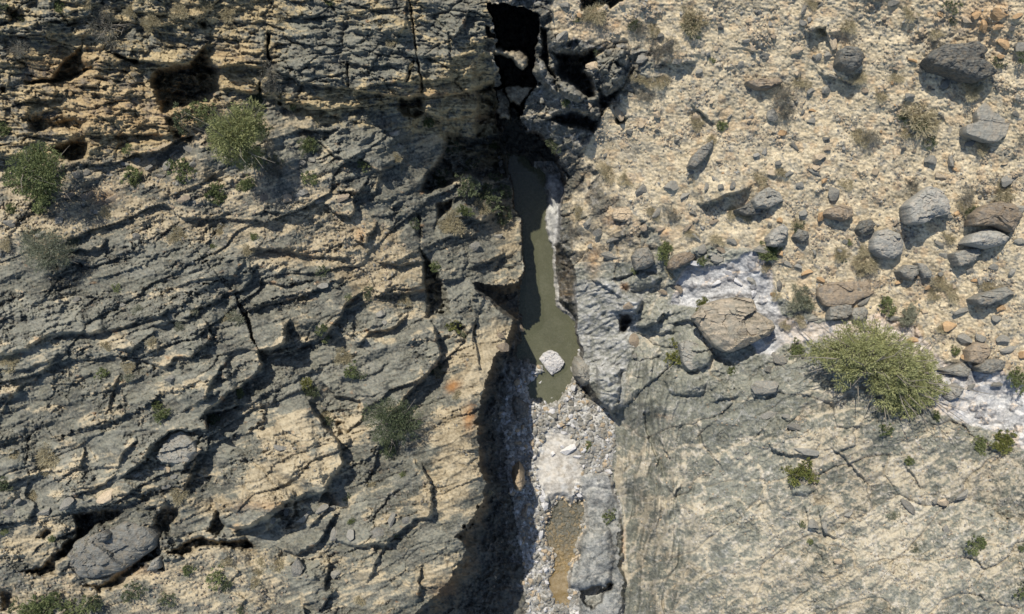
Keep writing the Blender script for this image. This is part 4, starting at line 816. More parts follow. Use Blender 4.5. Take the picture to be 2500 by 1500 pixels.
OUT = [
 ('G', [(1490, 820), (1560, 740), (1680, 690), (1770, 672), (1880, 672), (1930, 690), (1960, 770), (2080, 850), (2090, 910), (2020, 965), (1900, 1020), (1770, 1085), (1660, 1045), (1590, 960)], 1.15, 'band', 'huge banded grey-tan boulder perched above the gorge with deep shadow beneath', dict(depth=.5, dome=.3, under=.72, tilt=(.06, .02), rough_=.035)),
 ('G', [(345, 1120), (380, 1075), (430, 1055), (480, 1075), (535, 1145), (500, 1200), (440, 1240), (400, 1200)], .42, 'white', 'angular white boulder sitting in the murky pool', dict(base=-4.55, dome=.2, rough_=.05)),
 ('I', [(425, 1080), (470, 1000), (560, 945), (700, 905), (860, 840), (960, 850), (1030, 890), (1085, 960), (1050, 1050), (950, 1130), (800, 1225), (640, 1275), (500, 1265), (430, 1190)], .95, 'dark', 'big oval slab boulder of dark grey rock with ochre lower edge', dict(depth=.6, dome=.45, tilt=(.03, .12), rough_=.04)),
 ('I', [(1110, 350), (1170, 260), (1230, 180), (1300, 165), (1380, 240), (1400, 310), (1350, 390), (1250, 400), (1160, 390)], .5, 'grey', 'greenish-grey wedge slab filling the joint right of the oval slab boulder', dict(dome=.2, rough_=.04)),
 ('I', [(1040, 1190), (1080, 1110), (1135, 1085), (1140, 1170)], .5, 'grey', 'small grey wedge rock caught in shadow beside the oval slab boulder', {}),
 ('I', [(670, 960), (690, 910), (730, 895), (770, 920), (760, 960), (700, 980)], .3, 'dark', 'small rounded dark rock lying on top of the oval slab boulder', dict(base=1.0, dome=.6)),
 ('D', [(1415, 390), (1480, 330), (1560, 290), (1680, 290), (1780, 270), (1860, 350), (1800, 400), (1880, 430), (1920, 510), (1800, 560), (1700, 530), (1600, 490), (1480, 450)], .5, 'dark', 'big dark ribbed outcrop block beside the orange stones', dict(dome=.4, rough_=.09)),
 ('D', [(1740, 800), (1800, 740), (1860, 690), (1940, 680), (2010, 730), (2020, 830), (1990, 900), (1960, 980), (1890, 1030), (1780, 1000), (1670, 960), (1680, 900), (1760, 880)], .14, 'grey', 'large flat grey rock with a tan spot near the right edge', dict(dome=.3, rough_=.04)),
 ('H', [(1285, -10), (1330, -60), (1440, -150), (1530, -120), (1580, -40), (1590, 60), (1480, 80), (1400, 130), (1310, 120)], .75, 'pale', 'pale angular boulder on the scree with a long pointed shadow', dict(dome=.25, under=.75)),
 ('H', [(1020, 250), (1050, 185), (1130, 165), (1210, 200), (1245, 260), (1235, 350), (1180, 390), (1080, 370), (1025, 320)], .6, 'pale', 'rounded pale grey boulder standing on tan scree', dict(dome=.45, rough_=.04)),
 ('H', [(610, 600), (700, 560), (900, 555), (1010, 510), (1120, 480), (1135, 540), (1050, 600), (980, 660), (870, 700), (860, 720), (700, 745), (640, 720), (610, 660)], .3, 'brown', 'long low tan-grey slab with a pointed right end on the scree', dict(dome=.3, rough_=.03)),
 ('H', [(690, 740), (790, 720), (850, 730), (850, 790), (810, 825), (690, 835)], .45, 'grey', 'blocky grey boulder under the long low tan-grey slab', dict(dome=.2, under=.7)),
 ('H', [(845, 790), (870, 750), (950, 740), (970, 790), (940, 840), (870, 840)], .45, 'grey', 'squarish grey boulder tucked beside the blocky grey boulder', dict(dome=.3)),
 ('H', [(1760, 685), (1830, 640), (1990, 590), (2055, 640), (1960, 690), (1860, 730), (1790, 725)], .6, 'grey', 'long grey boulder overhanging an orange stone at the right', dict(dome=.3, under=.7)),
 ('H', [(1725, 270), (1770, 200), (1860, 165), (1960, 180), (2030, 230), (1990, 280), (1880, 310), (1790, 290)], .6, 'pale', 'lens-shaped layered grey boulder near the right edge', dict(dome=.5, rough_=.06)),
 ('H', [(1760, 60), (1830, 0), (1960, -40), (2078, 0), (2110, 90), (2030, 190), (1920, 140), (1770, 140)], .6, 'brown', 'broad tan-grey slab above the lens-shaped layered boulder', dict(dome=.25, rough_=.05)),
 ('H', [(1600, 350), (1680, 320), (1780, 310), (1800, 350), (1720, 420), (1640, 445)], .45, 'grey', 'wedge-shaped grey boulder below-left of the lens-shaped layered boulder', dict(dome=.25)),
 ('H', [(1490, 1200), (1580, 1180), (1690, 1140), (1720, 1200), (1700, 1250), (1640, 1250), (1560, 1230)], .4, 'grey', 'pointed grey shard lying on the white dry stream', dict(dome=.3)),
 ('H', [(1785, 1180), (1830, 1130), (1920, 1120), (1985, 1140), (1970, 1190), (1880, 1230), (1800, 1220)], .45, 'grey', 'dark grey boulder on the bank of the white dry stream', dict(dome=.4)),
 ('H', [(1525, 1400), (1540, 1330), (1620, 1300), (1680, 1340), (1640, 1400), (1570, 1430)], .4, 'pale', 'rounded pale grey boulder half buried in the white dry stream', dict(dome=.5)),
 ('H', [(1715, 1060), (1770, 1000), (1850, 1010), (1870, 1080), (1800, 1160), (1720, 1140)], .45, 'brown', 'tall brownish boulder above the dark grey stream-bank boulder', dict(dome=.4)),
 ('H', [(660, 60), (690, 20), (780, -10), (860, 10), (870, 80), (810, 110), (720, 90)], .55, 'brown', 'dark-faced brown boulder at the left of the rounded pale boulder', dict(dome=.3, under=.7)),
 ('H', [(245, 230), (290, 170), (360, 130), (390, 170), (370, 240), (310, 300), (260, 290)], .5, 'pale', 'grey leaning boulder above the white polished rock', dict(dome=.3)),
 ('H', [(430, 230), (460, 170), (530, 190), (540, 240), (490, 275)], .4, 'dark', 'small dark round boulder beside the grey leaning boulder', dict(dome=.4)),
 ('H', [(900, 170), (930, 110), (1000, 95), (1030, 140), (1000, 190), (930, 210)], .45, 'dark', 'dark ribbed boulder above-left of the rounded pale boulder', dict(dome=.5, rough_=.12)),
 ('H', [(1200, 480), (1250, 430), (1330, 440), (1340, 500), (1290, 550), (1230, 520)], .45, 'grey', 'squat grey boulder at the tip of the long low slab', dict(dome=.3, under=.75)),
 ('H', [(1330, 420), (1370, 420), (1430, 480), (1430, 530), (1380, 530), (1350, 480)], .4, 'grey', 'narrow grey boulder leaning beside the squat grey boulder', dict(dome=.3)),
 ('D', [(775, 420), (780, 330), (830, 300), (910, 310), (960, 370), (940, 450), (870, 490), (810, 460)], .6, 'dark', 'rounded dark grey boulder with tan patch high on the scree', dict(dome=.5)),
 ('D', [(75, 580), (180, 560), (320, 560), (340, 590), (250, 630), (160, 630)], .28, 'brown', 'long thin brownish slab lying flat on the scree', dict(dome=.3, rough_=.03)),
 ('C', [(1445, 1190), (1470, 1120), (1540, 1050), (1610, 1010), (1610, 1060), (1560, 1140), (1490, 1205)], .45, 'grey', 'tilted long grey slab leaning out of the scree', dict(dome=.2, tilt=(.1, .1), rough_=.03)),
 ('D', [(130, 1440), (170, 1390), (240, 1350), (330, 1390), (350, 1450), (250, 1500), (150, 1500)], .4, 'grey', 'tilted pale-topped grey slab in the middle of the scree', dict(dome=.2, tilt=(-.1, .1), rough_=.03)),
 ('G', [(1030, 370), (1070, 310), (1150, 300), (1190, 360), (1200, 420), (1140, 460), (1060, 470)], .65, 'grey', 'rounded grey boulder at the scree foot beside a green shrub', dict(dome=.45, under=.75)),
 ('G', [(1300, 410), (1340, 360), (1440, 330), (1500, 350), (1480, 400), (1400, 440), (1340, 470), (1300, 460)], .55, 'brown', 'layered brown-grey boulder at the head of the white polished rock', dict(dome=.4)),
 ('G', [(880, 60), (910, 20), (1000, 10), (1035, 90), (970, 120), (890, 100)], .3, 'tan', 'tan block at the edge of the scree above the gorge', dict(dome=.2)),
 ('G', [(605, 1170), (625, 1120), (690, 1120), (740, 1170), (760, 1260), (740, 1330), (680, 1340), (610, 1260)], 2.0, 'grey', 'striped grey knob boulder leaning over the gravel beside the pool', dict(base=-4.4, dome=.5, depth=.3, under=.8, rough_=.08)),
 ('K', [(145, 560), (165, 490), (205, 455), (240, 510), (248, 600), (220, 660), (170, 650)], 2.6, 'tan', 'tall tan rock standing in the gorge shadow', dict(base=-4.5, under=1.1, dome=.6, rough_=.1)),
 ('F', [(1925, 1450), (1960, 1400), (2020, 1440), (2060, 1484), (2020, 1560), (1960, 1560)], .9, 'grey', 'grey wedge boulder at the shadow edge by the pool outlet', dict(base=-4.45, dome=.3)),
 ('H', [(0, 30), (60, 10), (120, -40), (230, -40), (250, 0), (180, 60), (80, 70)], .4, 'dark', 'dark tilted slab edge below the pale-topped grey slab', {}),
 ('L', [(390, 540), (430, 520), (540, 525), (580, 580), (500, 640), (410, 610)], .15, 'dark', 'flat dark rock below the yellow-green bedrock shrub', dict(dome=.3)),
 ('G', [(1370, 1010), (1440, 985), (1560, 1030), (1608, 1090), (1590, 1160), (1450, 1205), (1400, 1160)], .4, 'grey', 'flat grey block below the huge banded boulder', dict(dome=.2, rough_=.03)),
]
for crop, pts, hgt, mat, lab, kw in OUT:
    k = dict(kw); b_ = k.pop('base', None)
    USED[lab] = 1
    outline_rock('boulder', crop, pts, hgt, mat, lab, base=b_, **k)
# boulders given by centre, length, breadth, direction (degrees, up-right positive)
ELL = [
 ('D', 'grey', (480, 80, 75, 60, 70), (470, 165, 75, 55, 20), (525, 140, 60, 35, 30), (660, 410, 95, 65, 60), (640, 650, 95, 85, 30), (790, 595, 115, 50, -20), (1400, 1155, 115, 85, -20), (1540, 1170, 120, 70, 100), (690, 1400, 120, 85, 70), (450, 1345, 85, 70, -20), (1970, 1310, 130, 85, 20), (380, 1255, 75, 60, 0),
  (1130, 20, 85, 60, 10), (900, 120, 75, 50, 20), (60, 300, 75, 40, 10), (210, 400, 55, 40, 30), (240, 850, 110, 90, 45), (2050, 350, 130, 90, 20), (1370, 1060, 60, 50, 0), (560, 1250, 140, 40, -25), (1250, 700, 60, 90, 90), (540, 880, 50, 80, 90), (580, 420, 60, 60, 0), (1680, 1040, 130, 70, 20), (100, 850, 60, 45, 20), (530, 660, 60, 60, 0)),
 ('D', 'dark', (1500, 600, 110, 80, 60), (1570, 590, 80, 70, 0), (640, 1010, 60, 50, 0), (1200, 1080, 60, 40, 40), (560, 420, 70, 50, 60), (1990, 210, 80, 50, 20), (700, 560, 90, 40, -20), (1880, 640, 70, 50, -40), (300, 1190, 90, 50, 20), (410, 1060, 90, 40, -40), (1680, 350, 60, 40, 0), (140, 85, 55, 40, 0), (600, 40, 70, 30, 30)),
 ('D', 'tan', (690, 300, 130, 80, 100), (430, 370, 115, 75, 30), (580, 1145, 120, 90, 30), (1460, 1280, 100, 75, -20), (1660, 150, 100, 60, 0), (560, 1215, 80, 45, -30), (1000, 1250, 90, 60, 0), (90, 880, 70, 60, 0), (270, 1260, 110, 60, 0), (650, 1070, 70, 50, 0)),
 ('D', 'orange', (1890, 110, 140, 95, -20), (1780, 190, 130, 95, 60), (1885, 200, 120, 60, 10), (1745, 105, 100, 60, 30), (1930, 320, 100, 80, -60), (2030, 115, 75, 50, 20), (1470, 110, 65, 60, 0), (1270, 440, 75, 40, -20), (1905, 410, 55, 40, 20), (540, 800, 40, 60, 90), (330, 970, 110, 50, 0), (630, 1310, 70, 50, 40), (1580, 1230, 60, 40, 0)),
 ('G', 'grey', (1640, 400, 170, 120, 10), (1960, 330, 190, 90, -10), (2060, 230, 110, 70, 70), (1740, 270, 110, 60, -30), (1890, 560, 100, 60, 120), (1200, 60, 100, 60, 40), (780, 190, 110, 80, 30), (700, 130, 120, 70, 60), (880, 250, 120, 70, 20), (860, 370, 150, 70, 10), (1520, 330, 110, 60, 40), (720, 300, 80, 50, 0), (2000, 1330, 200, 150, 10), (1460, 60, 70, 50, 0), (1040, 1100, 60, 45, 30), (1480, 230, 90, 40, -40)),
 ('G', 'brown', (1030, 990, 110, 90, 60), (1680, 330, 170, 60, -15), (1000, 720, 120, 70, 20), (1350, 600, 100, 60, -60), (1250, 640, 110, 50, -10), (1600, 130, 100, 50, 30), (1420, 170, 90, 50, 40), (1230, 180, 70, 50, 60), (1100, 170, 90, 60, 20)),
 ('G', 'white', (595, 1330, 65, 55, 0), (440, 1400, 40, 30, 0), (1500, 430, 120, 60, 0), (550, 1410, 60, 40, 30), (285, 1465, 60, 50, 0), (435, 1480, 60, 40, 0), (360, 1290, 70, 40, 10), (330, 1340, 50, 35, 40), (380, 1220, 40, 30, 0), (300, 1215, 60, 40, 0), (1640, 560, 110, 50, 40), (1780, 560, 90, 50, -40), (1720, 490, 80, 50, 20), (1900, 640, 80, 50, 30)),
 ('H', 'grey', (780, 270, 70, 45, 0), (960, 230, 110, 50, 20), (700, 95, 100, 70, -40), (480, 70, 110, 60, 30), (2030, 35, 110, 90, 0), (1850, 450, 70, 50, -40), (1470, 500, 55, 50, 0), (1500, 360, 90, 50, -20), (920, 700, 110, 60, 30), (1140, 820, 130, 50, 0), (1770, 630, 90, 65, 20), (1620, 765, 130, 75, 20), (1640, 975, 120, 85, 10), (1750, 960, 120, 85, 10), (1920, 970, 140, 80, 10),
  (300, 1130, 140, 110, -20), (350, 420, 130, 45, -20), (440, 440, 90, 40, -20), (560, 820, 150, 70, 10), (300, 590, 90, 60, 60), (1690, 480, 100, 50, 0), (2000, 480, 80, 40, 60), (1960, 1050, 120, 70, 10), (2040, 270, 90, 70, 0), (560, 350, 70, 40, -60), (170, 1350, 180, 110, -10), (1530, 80, 60, 40, 0), (1860, 820, 90, 60, -40), (220, 1190, 70, 60, 0), (1110, 890, 90, 40, 0), (1470, 290, 90, 40, -30), (1760, 560, 80, 45, 100), (1870, 1300, 90, 60, 0), (1690, 1320, 80, 50, 0)),
 ('H', 'orange', (1905, 755, 100, 65, 10), (1550, 880, 125, 85, 10), (1270, 980, 85, 60, -20), (1650, 1100, 85, 55, 0), (310, 350, 80, 75, 0), (500, 490, 90, 60, 20), (600, 545, 90, 45, 0), (610, 85, 120, 60, 20), (305, 110, 65, 45, 0), (1720, 550, 60, 50, 0), (1180, 560, 90, 40, 20), (2060, 1080, 60, 70, 0), (260, 650, 50, 50, 0), (1380, 600, 80, 40, 0)),
 ('A', 'grey', (1000, 1170, 90, 60, 20), (1100, 1160, 90, 50, 30), (1080, 1220, 70, 60, 0), (800, 1270, 90, 60, 20), (900, 1190, 100, 50, 0), (1270, 1110, 90, 50, 40), (1370, 1080, 80, 60, 20), (640, 1250, 70, 50, 0), (560, 1270, 80, 60, 40), (1400, 1190, 90, 60, 30), (1290, 1330, 80, 50, 20), (720, 1220, 90, 40, 10), (1170, 1280, 80, 50, 0), (1220, 1200, 90, 70, 30)),
 ('A', 'brown', (640, 1420, 140, 100, 20), (820, 1440, 130, 60, 10), (500, 1420, 90, 60, 0), (1330, 1450, 110, 60, 20)),
 ('B', 'grey', (410, 1400, 120, 80, 40), (545, 1450, 90, 70, 20), (480, 1160, 80, 60, 0), (520, 1130, 60, 50, 0), (410, 1180, 80, 50, 0), (1080, 970, 110, 70, 10), (1110, 1060, 80, 50, 0)),
 ('B', 'brown', (305, 1430, 110, 80, 10), (700, 1440, 140, 90, 20), (130, 1440, 80, 60, 0)),
 ('E', 'grey', (300, 215, 110, 70, 20), (60, 130, 110, 60, -10), (560, 690, 60, 70, 0), (890, 720, 60, 50, 0), (1080, 665, 60, 45, 0), (1250, 1260, 100, 90, 30), (190, 760, 60, 40, 20), (1000, 230, 90, 60, 30), (430, 120, 110, 70, 30), (700, 60, 80, 50, 0)),
 ('F', 'grey', (550, 590, 100, 60, 20), (980, 800, 90, 60, 30), (1830, 230, 90, 50, 10), (1650, 310, 110, 70, 20), (1010, 850, 70, 50, 0)),
 ('F', 'brown', (1980, 890, 70, 100, 90), (1990, 1020, 60, 90, 70), (1860, 1040, 100, 100, 0), (1840, 950, 80, 70, 0)),
 ('I', 'tan', (1430, 300, 80, 60, 45), (1220, 430, 60, 50, 0), (760, 640, 220, 80, 25), (1240, 780, 40, 40, 0)),
 ('I', 'grey', (1190, 420, 90, 70, 0), (1280, 480, 90, 50, 30), (1000, 480, 90, 40, 25), (340, 740, 100, 70, 20), (1200, 560, 80, 40, 0), (800, 520, 80, 50, 20), (60, 740, 90, 70, 0), (120, 670, 80, 60, 0), (490, 690, 130, 90, 50)),
 ('J', 'grey', (300, 740, 120, 80, 100), (440, 770, 160, 90, 45), (560, 720, 130, 60, 50), (630, 720, 110, 50, 50), (200, 800, 60, 60, 0), (650, 900, 120, 90, 80), (760, 920, 110, 90, 100), (950, 880, 160, 110, 30), (1060, 800, 140, 60, 70), (1160, 800, 80, 60, 0), (380, 1150, 130, 200, 0), (660, 1190, 90, 60, 20), (250, 280, 100, 60, -30)),
 ('K', 'white', (365, 620, 110, 70, 100), (355, 900, 100, 65, 100), (560, 295, 130, 95, 30), (540, 895, 32, 26, 0), (390, 690, 90, 60, 40), (440, 320, 60, 35, 60), (510, 265, 40, 40, 0), (530, 170, 60, 40, 0), (640, 620, 70, 50, 20), (620, 340, 70, 40, 0), (440, 10, 60, 50, 0), (320, 240, 50, 40, 0)),
 ('K', 'brown', (245, 730, 110, 45, 70), (210, 640, 60, 40, 0)),
 ('L', 'grey', (230, 30, 130, 70, 20), (360, 50, 90, 70, 0), (450, 85, 80, 30, 0), (420, 130, 180, 60, 0), (540, 820, 110, 80, 100), (630, 850, 140, 40, 100), (1430, 660, 70, 55, 70), (490, 300, 200, 70, -5), (1510, 870, 80, 70, 40), (1620, 620, 130, 80, 30), (1250, 710, 180, 60, -50), (800, 750, 110, 50, 30)),
 ('L', 'tan', (1490, 660, 85, 75, 0), (740, 1100, 90, 60, -10), (440, 60, 60, 60, 0)),
 ('C', 'grey', (540, 40, 95, 70, 10), (1730, 840, 75, 32, 45), (500, 290, 130, 110, 90), (1500, 520, 90, 40, 20), (1350, 450, 130, 50, 10), (1940, 90, 60, 50, 0), (1300, 1350, 130, 110, 30), (1660, 1350, 60, 50, 0), (1850, 300, 70, 50, 20), (1800, 470, 60, 50, 0), (1960, 400, 60, 40, 0), (1090, 1370, 130, 90, 30), (1560, 1350, 80, 50, 60), (1750, 1330, 90, 50, 60), (1090, 430, 100, 120, 60), (1450, 1250, 90, 50, 20), (1400, 1420, 90, 50, 60)),
 ('C', 'dark', (1110, 400, 130, 60, 60), (1660, 190, 70, 60, 0), (1290, 320, 110, 60, 30), (1990, 420, 60, 50, 0), (1200, 490, 90, 40, 0), (1000, 960, 60, 60, 0), (1230, 260, 60, 50, 0), (900, 300, 90, 50, 0), (1190, 270, 90, 40, 0)),
 ('C', 'tan', (920, 820, 130, 80, 90), (730, 490, 110, 90, 0), (710, 760, 100, 70, 0), (800, 800, 80, 60, 0), (1890, 350, 60, 70, 0), (1490, 850, 110, 60, -20), (1200, 830, 90, 50, -30)),
]
NAMES = dict(grey='grey', dark='dark grey', tan='tan', brown='brownish', orange='ochre', white='whitish', pale='pale grey', band='banded')
protos = [rock_mesh('boulder', 900 + i, 4, 11 + i % 5, .5 + .15 * (i % 4), .05 + .02 * (i % 3), ribs=(0, 0, 4, 0, 6)[i % 5]) for i in range(14)]
PM = {}
def proto(i, mat):
    if (i, mat) not in PM:
        me = protos[i].copy(); me.materials.clear(); me.materials.append(RM[mat]); PM[(i, mat)] = me
    return PM[(i, mat)]
rr = np.random.RandomState(5)
def put_rock(name, i, mat, u, v, L, B, ang, sink=.30, hfac=None):
    """L, B in photograph pixels"""
    z = height(u, v); s = K * (CAM_H - z) / CAM_H
    a, b = L * .5 * s * .98, B * .5 * s * .98
    c = (hfac or rr.uniform(.5, .78)) * min(a, b) * 1.05
    o = bpy.data.objects.new(name, proto(i, mat)); C.link(o)
    p = ground(u, v); o.location = (p.x, p.y, p.z + c * (1 - sink) * .55)
    o.rotation_euler = (rr.uniform(-.25, .25), rr.uniform(-.25, .25), math.radians(ang + (180 if rr.rand() < .5 else 0)))
    o.scale = (a, b, c); return o
n_r = 0; TAKEN = []
for row in ELL:
    crop, mat = row[0], row[1]
    for (x, y, L, B, ang) in row[2:]:
        u, v = px(crop, x, y); L /= 2.9686; B /= 2.9686
        hf = .8
        o = put_rock('boulder', n_r % 14, mat, u, v, L, B, ang, .35)
        TAKEN.append((u, v, max(L, B)))
        sz = 'small' if L < 24 else 'mid-sized' if L < 42 else 'large'
        shp = 'slab' if B < .5 * L else 'boulder'
        tag(o, label(f'{sz} {NAMES[mat]} {shp}', u, v), 'boulder', 'traced boulders' if False else 'boulders of the gorge')
        n_r += 1
# the loose stones: the 280 that show largest, then the rest as one mass
stone_me = [rock_mesh('stone', 300 + i, 3, 10, .6, .05) for i in range(8)]
SM = {}
def in_mask(m, u, v):
    c = int(np.clip(np.searchsorted(US, u), 0, NC - 1)); r = int(np.clip(np.searchsorted(VS, v), 0, NR - 1)); return m[r, c]
cnt = 0
while cnt < 170:
    u = rr.uniform(1380, 2490); v = rr.uniform(8, 930)
    if in_mask(R_SCREE, u, v) < .9 or min((math.hypot(u - a, v - b) - c * .7 for a, b, c in TAKEN)) < 6: continue
    L = 7.5 + 10 * rr.rand() ** 2.2; mat = rr.choice(['grey', 'tan', 'brown', 'pale', 'dark', 'orange'], p=[.15, .42, .17, .16, .05, .05])
    key = (int(rr.randint(8)), mat)
    if key not in SM:
        me = stone_me[key[0]].copy(); me.materials.append(RM[mat]); SM[key] = me
    protos_i = SM[key]; o = bpy.data.objects.new('stone', protos_i); C.link(o)
    s = K * .5 * L * 1.1 * (CAM_H - height(u, v)) / CAM_H; asp = rr.uniform(.55, .9)
    p = ground(u, v); o.location = (p.x, p.y, p.z + s * .2); o.scale = (s, s * asp, s * rr.uniform(.5, .75)); o.rotation_euler = (rr.uniform(-.3, .3), rr.uniform(-.3, .3), rr.uniform(0, 6.28))
    tag(o, f'small {NAMES[mat]} loose stone lying on the tan scree slope', 'stone', f'loose {NAMES[mat]} stones on the scree slope')
    TAKEN.append((u, v, L)); cnt += 1
def stone_mass(name, n, mask, smin, smax, urange, vrange, mats, seed, pw=2.5):
    r = np.random.RandomState(seed); F = ICO[1][1]; shapes = []
    for k in range(10):
        co = ICO[1][0].copy() * r.uniform(.75, 1.15, (len(ICO[1][0]), 1))
        for _ in range(4):
            q = r.normal(size=3); q /= np.linalg.norm(q); d = r.uniform(.55, .9); co -= np.maximum(co @ q - d, 0)[:, None] * q
        shapes.append(co)
    cos = []; mi = []
    while len(cos) < n:
        u = r.uniform(*urange); v = r.uniform(*vrange)
        if in_mask(mask, u, v) < r.uniform(.2, .9): continue
        L = smin + (smax - smin) * r.rand() ** pw; z = height(u, v); s = K * .5 * L * (CAM_H - z) / CAM_H
        co = shapes[r.randint(10)] * np.array([s, s * r.uniform(.5, .9), s * r.uniform(.4, .75)])
        a = r.uniform(0, 6.28); R = np.array([[math.cos(a), -math.sin(a), 0], [math.sin(a), math.cos(a), 0], [0, 0, 1]])
        t = r.normal(size=2) * .3; T = np.array([[1, 0, 0], [0, 1, 0], [t[0], t[1], 1]])
        x, y, z = world(u, v, z)
        cos.append((co @ T @ R.T + np.array([x, y, z + s * .18])).astype(np.float32)); mi.append(r.randint(len(mats)))
    nv = len(ICO[1][0]); faces = np.concatenate([F + i * nv for i in range(n)])
    me = mesh_np(name, np.concatenate(cos), faces, smooth=False)
    o = link(me, name, None)
    for m in mats: me.materials.append(RM[m])
    me.polygons.foreach_set('material_index', np.repeat(np.array(mi, np.int32), len(F)))
    o['kind'] = 'stuff'; o['label'] = ''; del o['label']
    return o
stone_mass('scree_stones', 13000, R_SCREE * (.25 + .75 * few2), 2.4, 9.0, (1380, 2600), (-60, 960), ['tan', 'tan', 'brown', 'tan', 'brown', 'pale', 'grey', 'tan', 'dark', 'tan'], 11, 3.2)
stone_mass('rubble', 6000, np.clip(R_DIRT * .8 + R_RUBBLE + .45 * rough * mid, 0, 1) * R_LEFT, 2.6, 11, (-40, 1240), (380, 1540), ['grey', 'tan', 'brown', 'grey', 'grey', 'dark'], 12, 3)
stone_mass('slope_rubble', 4200, (R_BED * (1 - R_STRIPE) * (.12 + .6 * lowr) * (V > 830) * ~in_rim * (fbm(U / 60, V / 45, 333, 2) > .0)), 2.4, 9, (1560, 2560), (840, 1540), ['grey', 'pale', 'brown', 'grey', 'tan'], 15, 3.5)
stone_mass('stream_gravel', 2600, (in_foot & ((sp2 < 2) | (V < 1000)) & (sp1 < 4) & (slab1 < .3)).astype(float) * (smooth_sand < .25), 3.5, 21, (1200, 1540), (840, 1540), ['white', 'pale', 'pale', 'pale', 'tan', 'grey', 'grey'], 13, 3)
stone_mass('pool_stones', 520, (in_foot & (sp2 > -3)).astype(float), 5, 15, (1320, 1440), (1210, 1400), ['tan', 'pale', 'tan', 'pale'], 14, 2.5)

# ---------------------------------------------------------------- plants
def mat_leaf(name, a, b, rough=.7, trans=.35):
    m, nt, bs = nodes(name, rough)
    at = N(nt, 'ShaderNodeAttribute', attribute_name='leaf_tint'); oi = N(nt, 'ShaderNodeObjectInfo')
    f = math_(nt, 'MULTIPLY_ADD', math_(nt, 'SUBTRACT', oi.outputs['Random'], .5), .45, at.outputs['Fac'], clamp=True)
    c = mixc(nt, f, a, b); nt.links.new(c, bs.inputs['Base Color'])
    tr = N(nt, 'ShaderNodeBsdfTranslucent'); nt.links.new(c, tr.inputs['Color'])
    mx = N(nt, 'ShaderNodeMixShader'); mx.inputs[0].default_value = trans
    nt.links.new(bs.outputs[0], mx.inputs[1]); nt.links.new(tr.outputs[0], mx.inputs[2])
    nt.links.new(mx.outputs[0], nt.nodes['Material Output'].inputs['Surface'])
    return m
PMAT = dict(green=mat_leaf('green_leaves', (.09, .115, .045), (.25, .275, .115)), feather=mat_leaf('feathery_leaves', (.20, .215, .085), (.46, .455, .21)),
            olive=mat_leaf('olive_leaves', (.06, .08, .04), (.17, .19, .10)), grey=mat_leaf('grey_green_leaves', (.13, .145, .09), (.33, .33, .235)),
            bright=mat_leaf('yellow_green_leaves', (.10, .12, .03), (.29, .28, .09)), dry=mat_leaf('dry_grass', (.30, .255, .15), (.62, .54, .35)),
            twig=mat_leaf('bare_twigs', (.10, .095, .075), (.30, .28, .22)))
m, nt, bs = nodes('bark'); c = mixc(nt, noise(nt, N(nt, 'ShaderNodeTexCoord').outputs['Object'], 12, 3, .6, (1, 1, .3)), (.10, .085, .065), (.32, .28, .22)); nt.links.new(c, bs.inputs['Base Color']); BARK = m
def leaf_mesh(name, pos, dirs, length, width, mat, seed, tint=None):
    """one small pointed face per leaf"""
    r = np.random.RandomState(seed); n = len(pos)
    d = dirs / np.linalg.norm(dirs, axis=1)[:, None]
    s = np.cross(d, r.normal(size=(n, 3))); s /= np.linalg.norm(s, axis=1)[:, None] + 1e-9
    L = (length * r.uniform(.6, 1.3, n))[:, None]; w = (width * r.uniform(.7, 1.3, n))[:, None]
    up = np.cross(s, d)
    co = np.stack([pos, pos + d * L * .45 + s * w * .5, pos + d * L + up * L * .08, pos + d * L * .45 - s * w * .5], 1).reshape(-1, 3)
    me = mesh_np(name, co, np.arange(4 * n).reshape(n, 4), smooth=False); me.materials.append(mat)
    t = r.uniform(0, 1, n) if tint is None else np.clip(tint + r.normal(size=n) * .18, 0, 1)
    at = me.attributes.new('leaf_tint', 'FLOAT', 'POINT'); at.data.foreach_set('value', np.repeat(t, 4).astype(np.float32))
    return me
def tube(path, r0, r1, k=5):
    path = np.array(path, float); n = len(path); co = []; fs = []
    for i in range(n):
        t = path[min(i + 1, n - 1)] - path[max(i - 1, 0)]; t /= np.linalg.norm(t) + 1e-9
        a = np.cross(t, [.3, .9, .2]); a /= np.linalg.norm(a); b = np.cross(t, a); r = r0 + (r1 - r0) * i / (n - 1)
        for j in range(k):
            q = 2 * math.pi * j / k; co.append(path[i] + (a * math.cos(q) + b * math.sin(q)) * r)
    for i in range(n - 1):
        for j in range(k):
            fs.append((i * k + j, i * k + (j + 1) % k, (i + 1) * k + (j + 1) % k, (i + 1) * k + j))
    return np.array(co), np.array(fs)
def limbs_mesh(name, ends, r0, seed, base=(0, 0, -.15), forks=2):
    r = np.random.RandomState(seed); cos = []; fs = []; off = 0
    fork = np.array(base) + np.array([0, 0, .15 + .18 * max(e[2] for e in ends)])
    def add(p, a, b):
        nonlocal off
        c, f = tube(p, a, b); cos.append(c); fs.append(f + off); off += len(c)
    add([base, (np.array(base) + fork) / 2 + r.normal(size=3) * .03, fork], r0, r0 * .8)
    for e in ends:
        e = np.array(e, float); mid = fork + (e - fork) * .5 + r.normal(size=3) * .12 * np.linalg.norm(e - fork) + np.array([0, 0, .05])
        add([fork, fork + (mid - fork) * .5 + r.normal(size=3) * .03, mid, e], r0 * .55, r0 * .12)
        for _ in range(forks):
            q = e + r.normal(size=3) * .34 * np.linalg.norm(e - fork); add([mid, (mid + q) / 2 + r.normal(size=3) * .04, q], r0 * .25, r0 * .06)
    me = mesh_np(name, np.concatenate(cos), np.concatenate(fs)); me.materials.append(BARK); return me
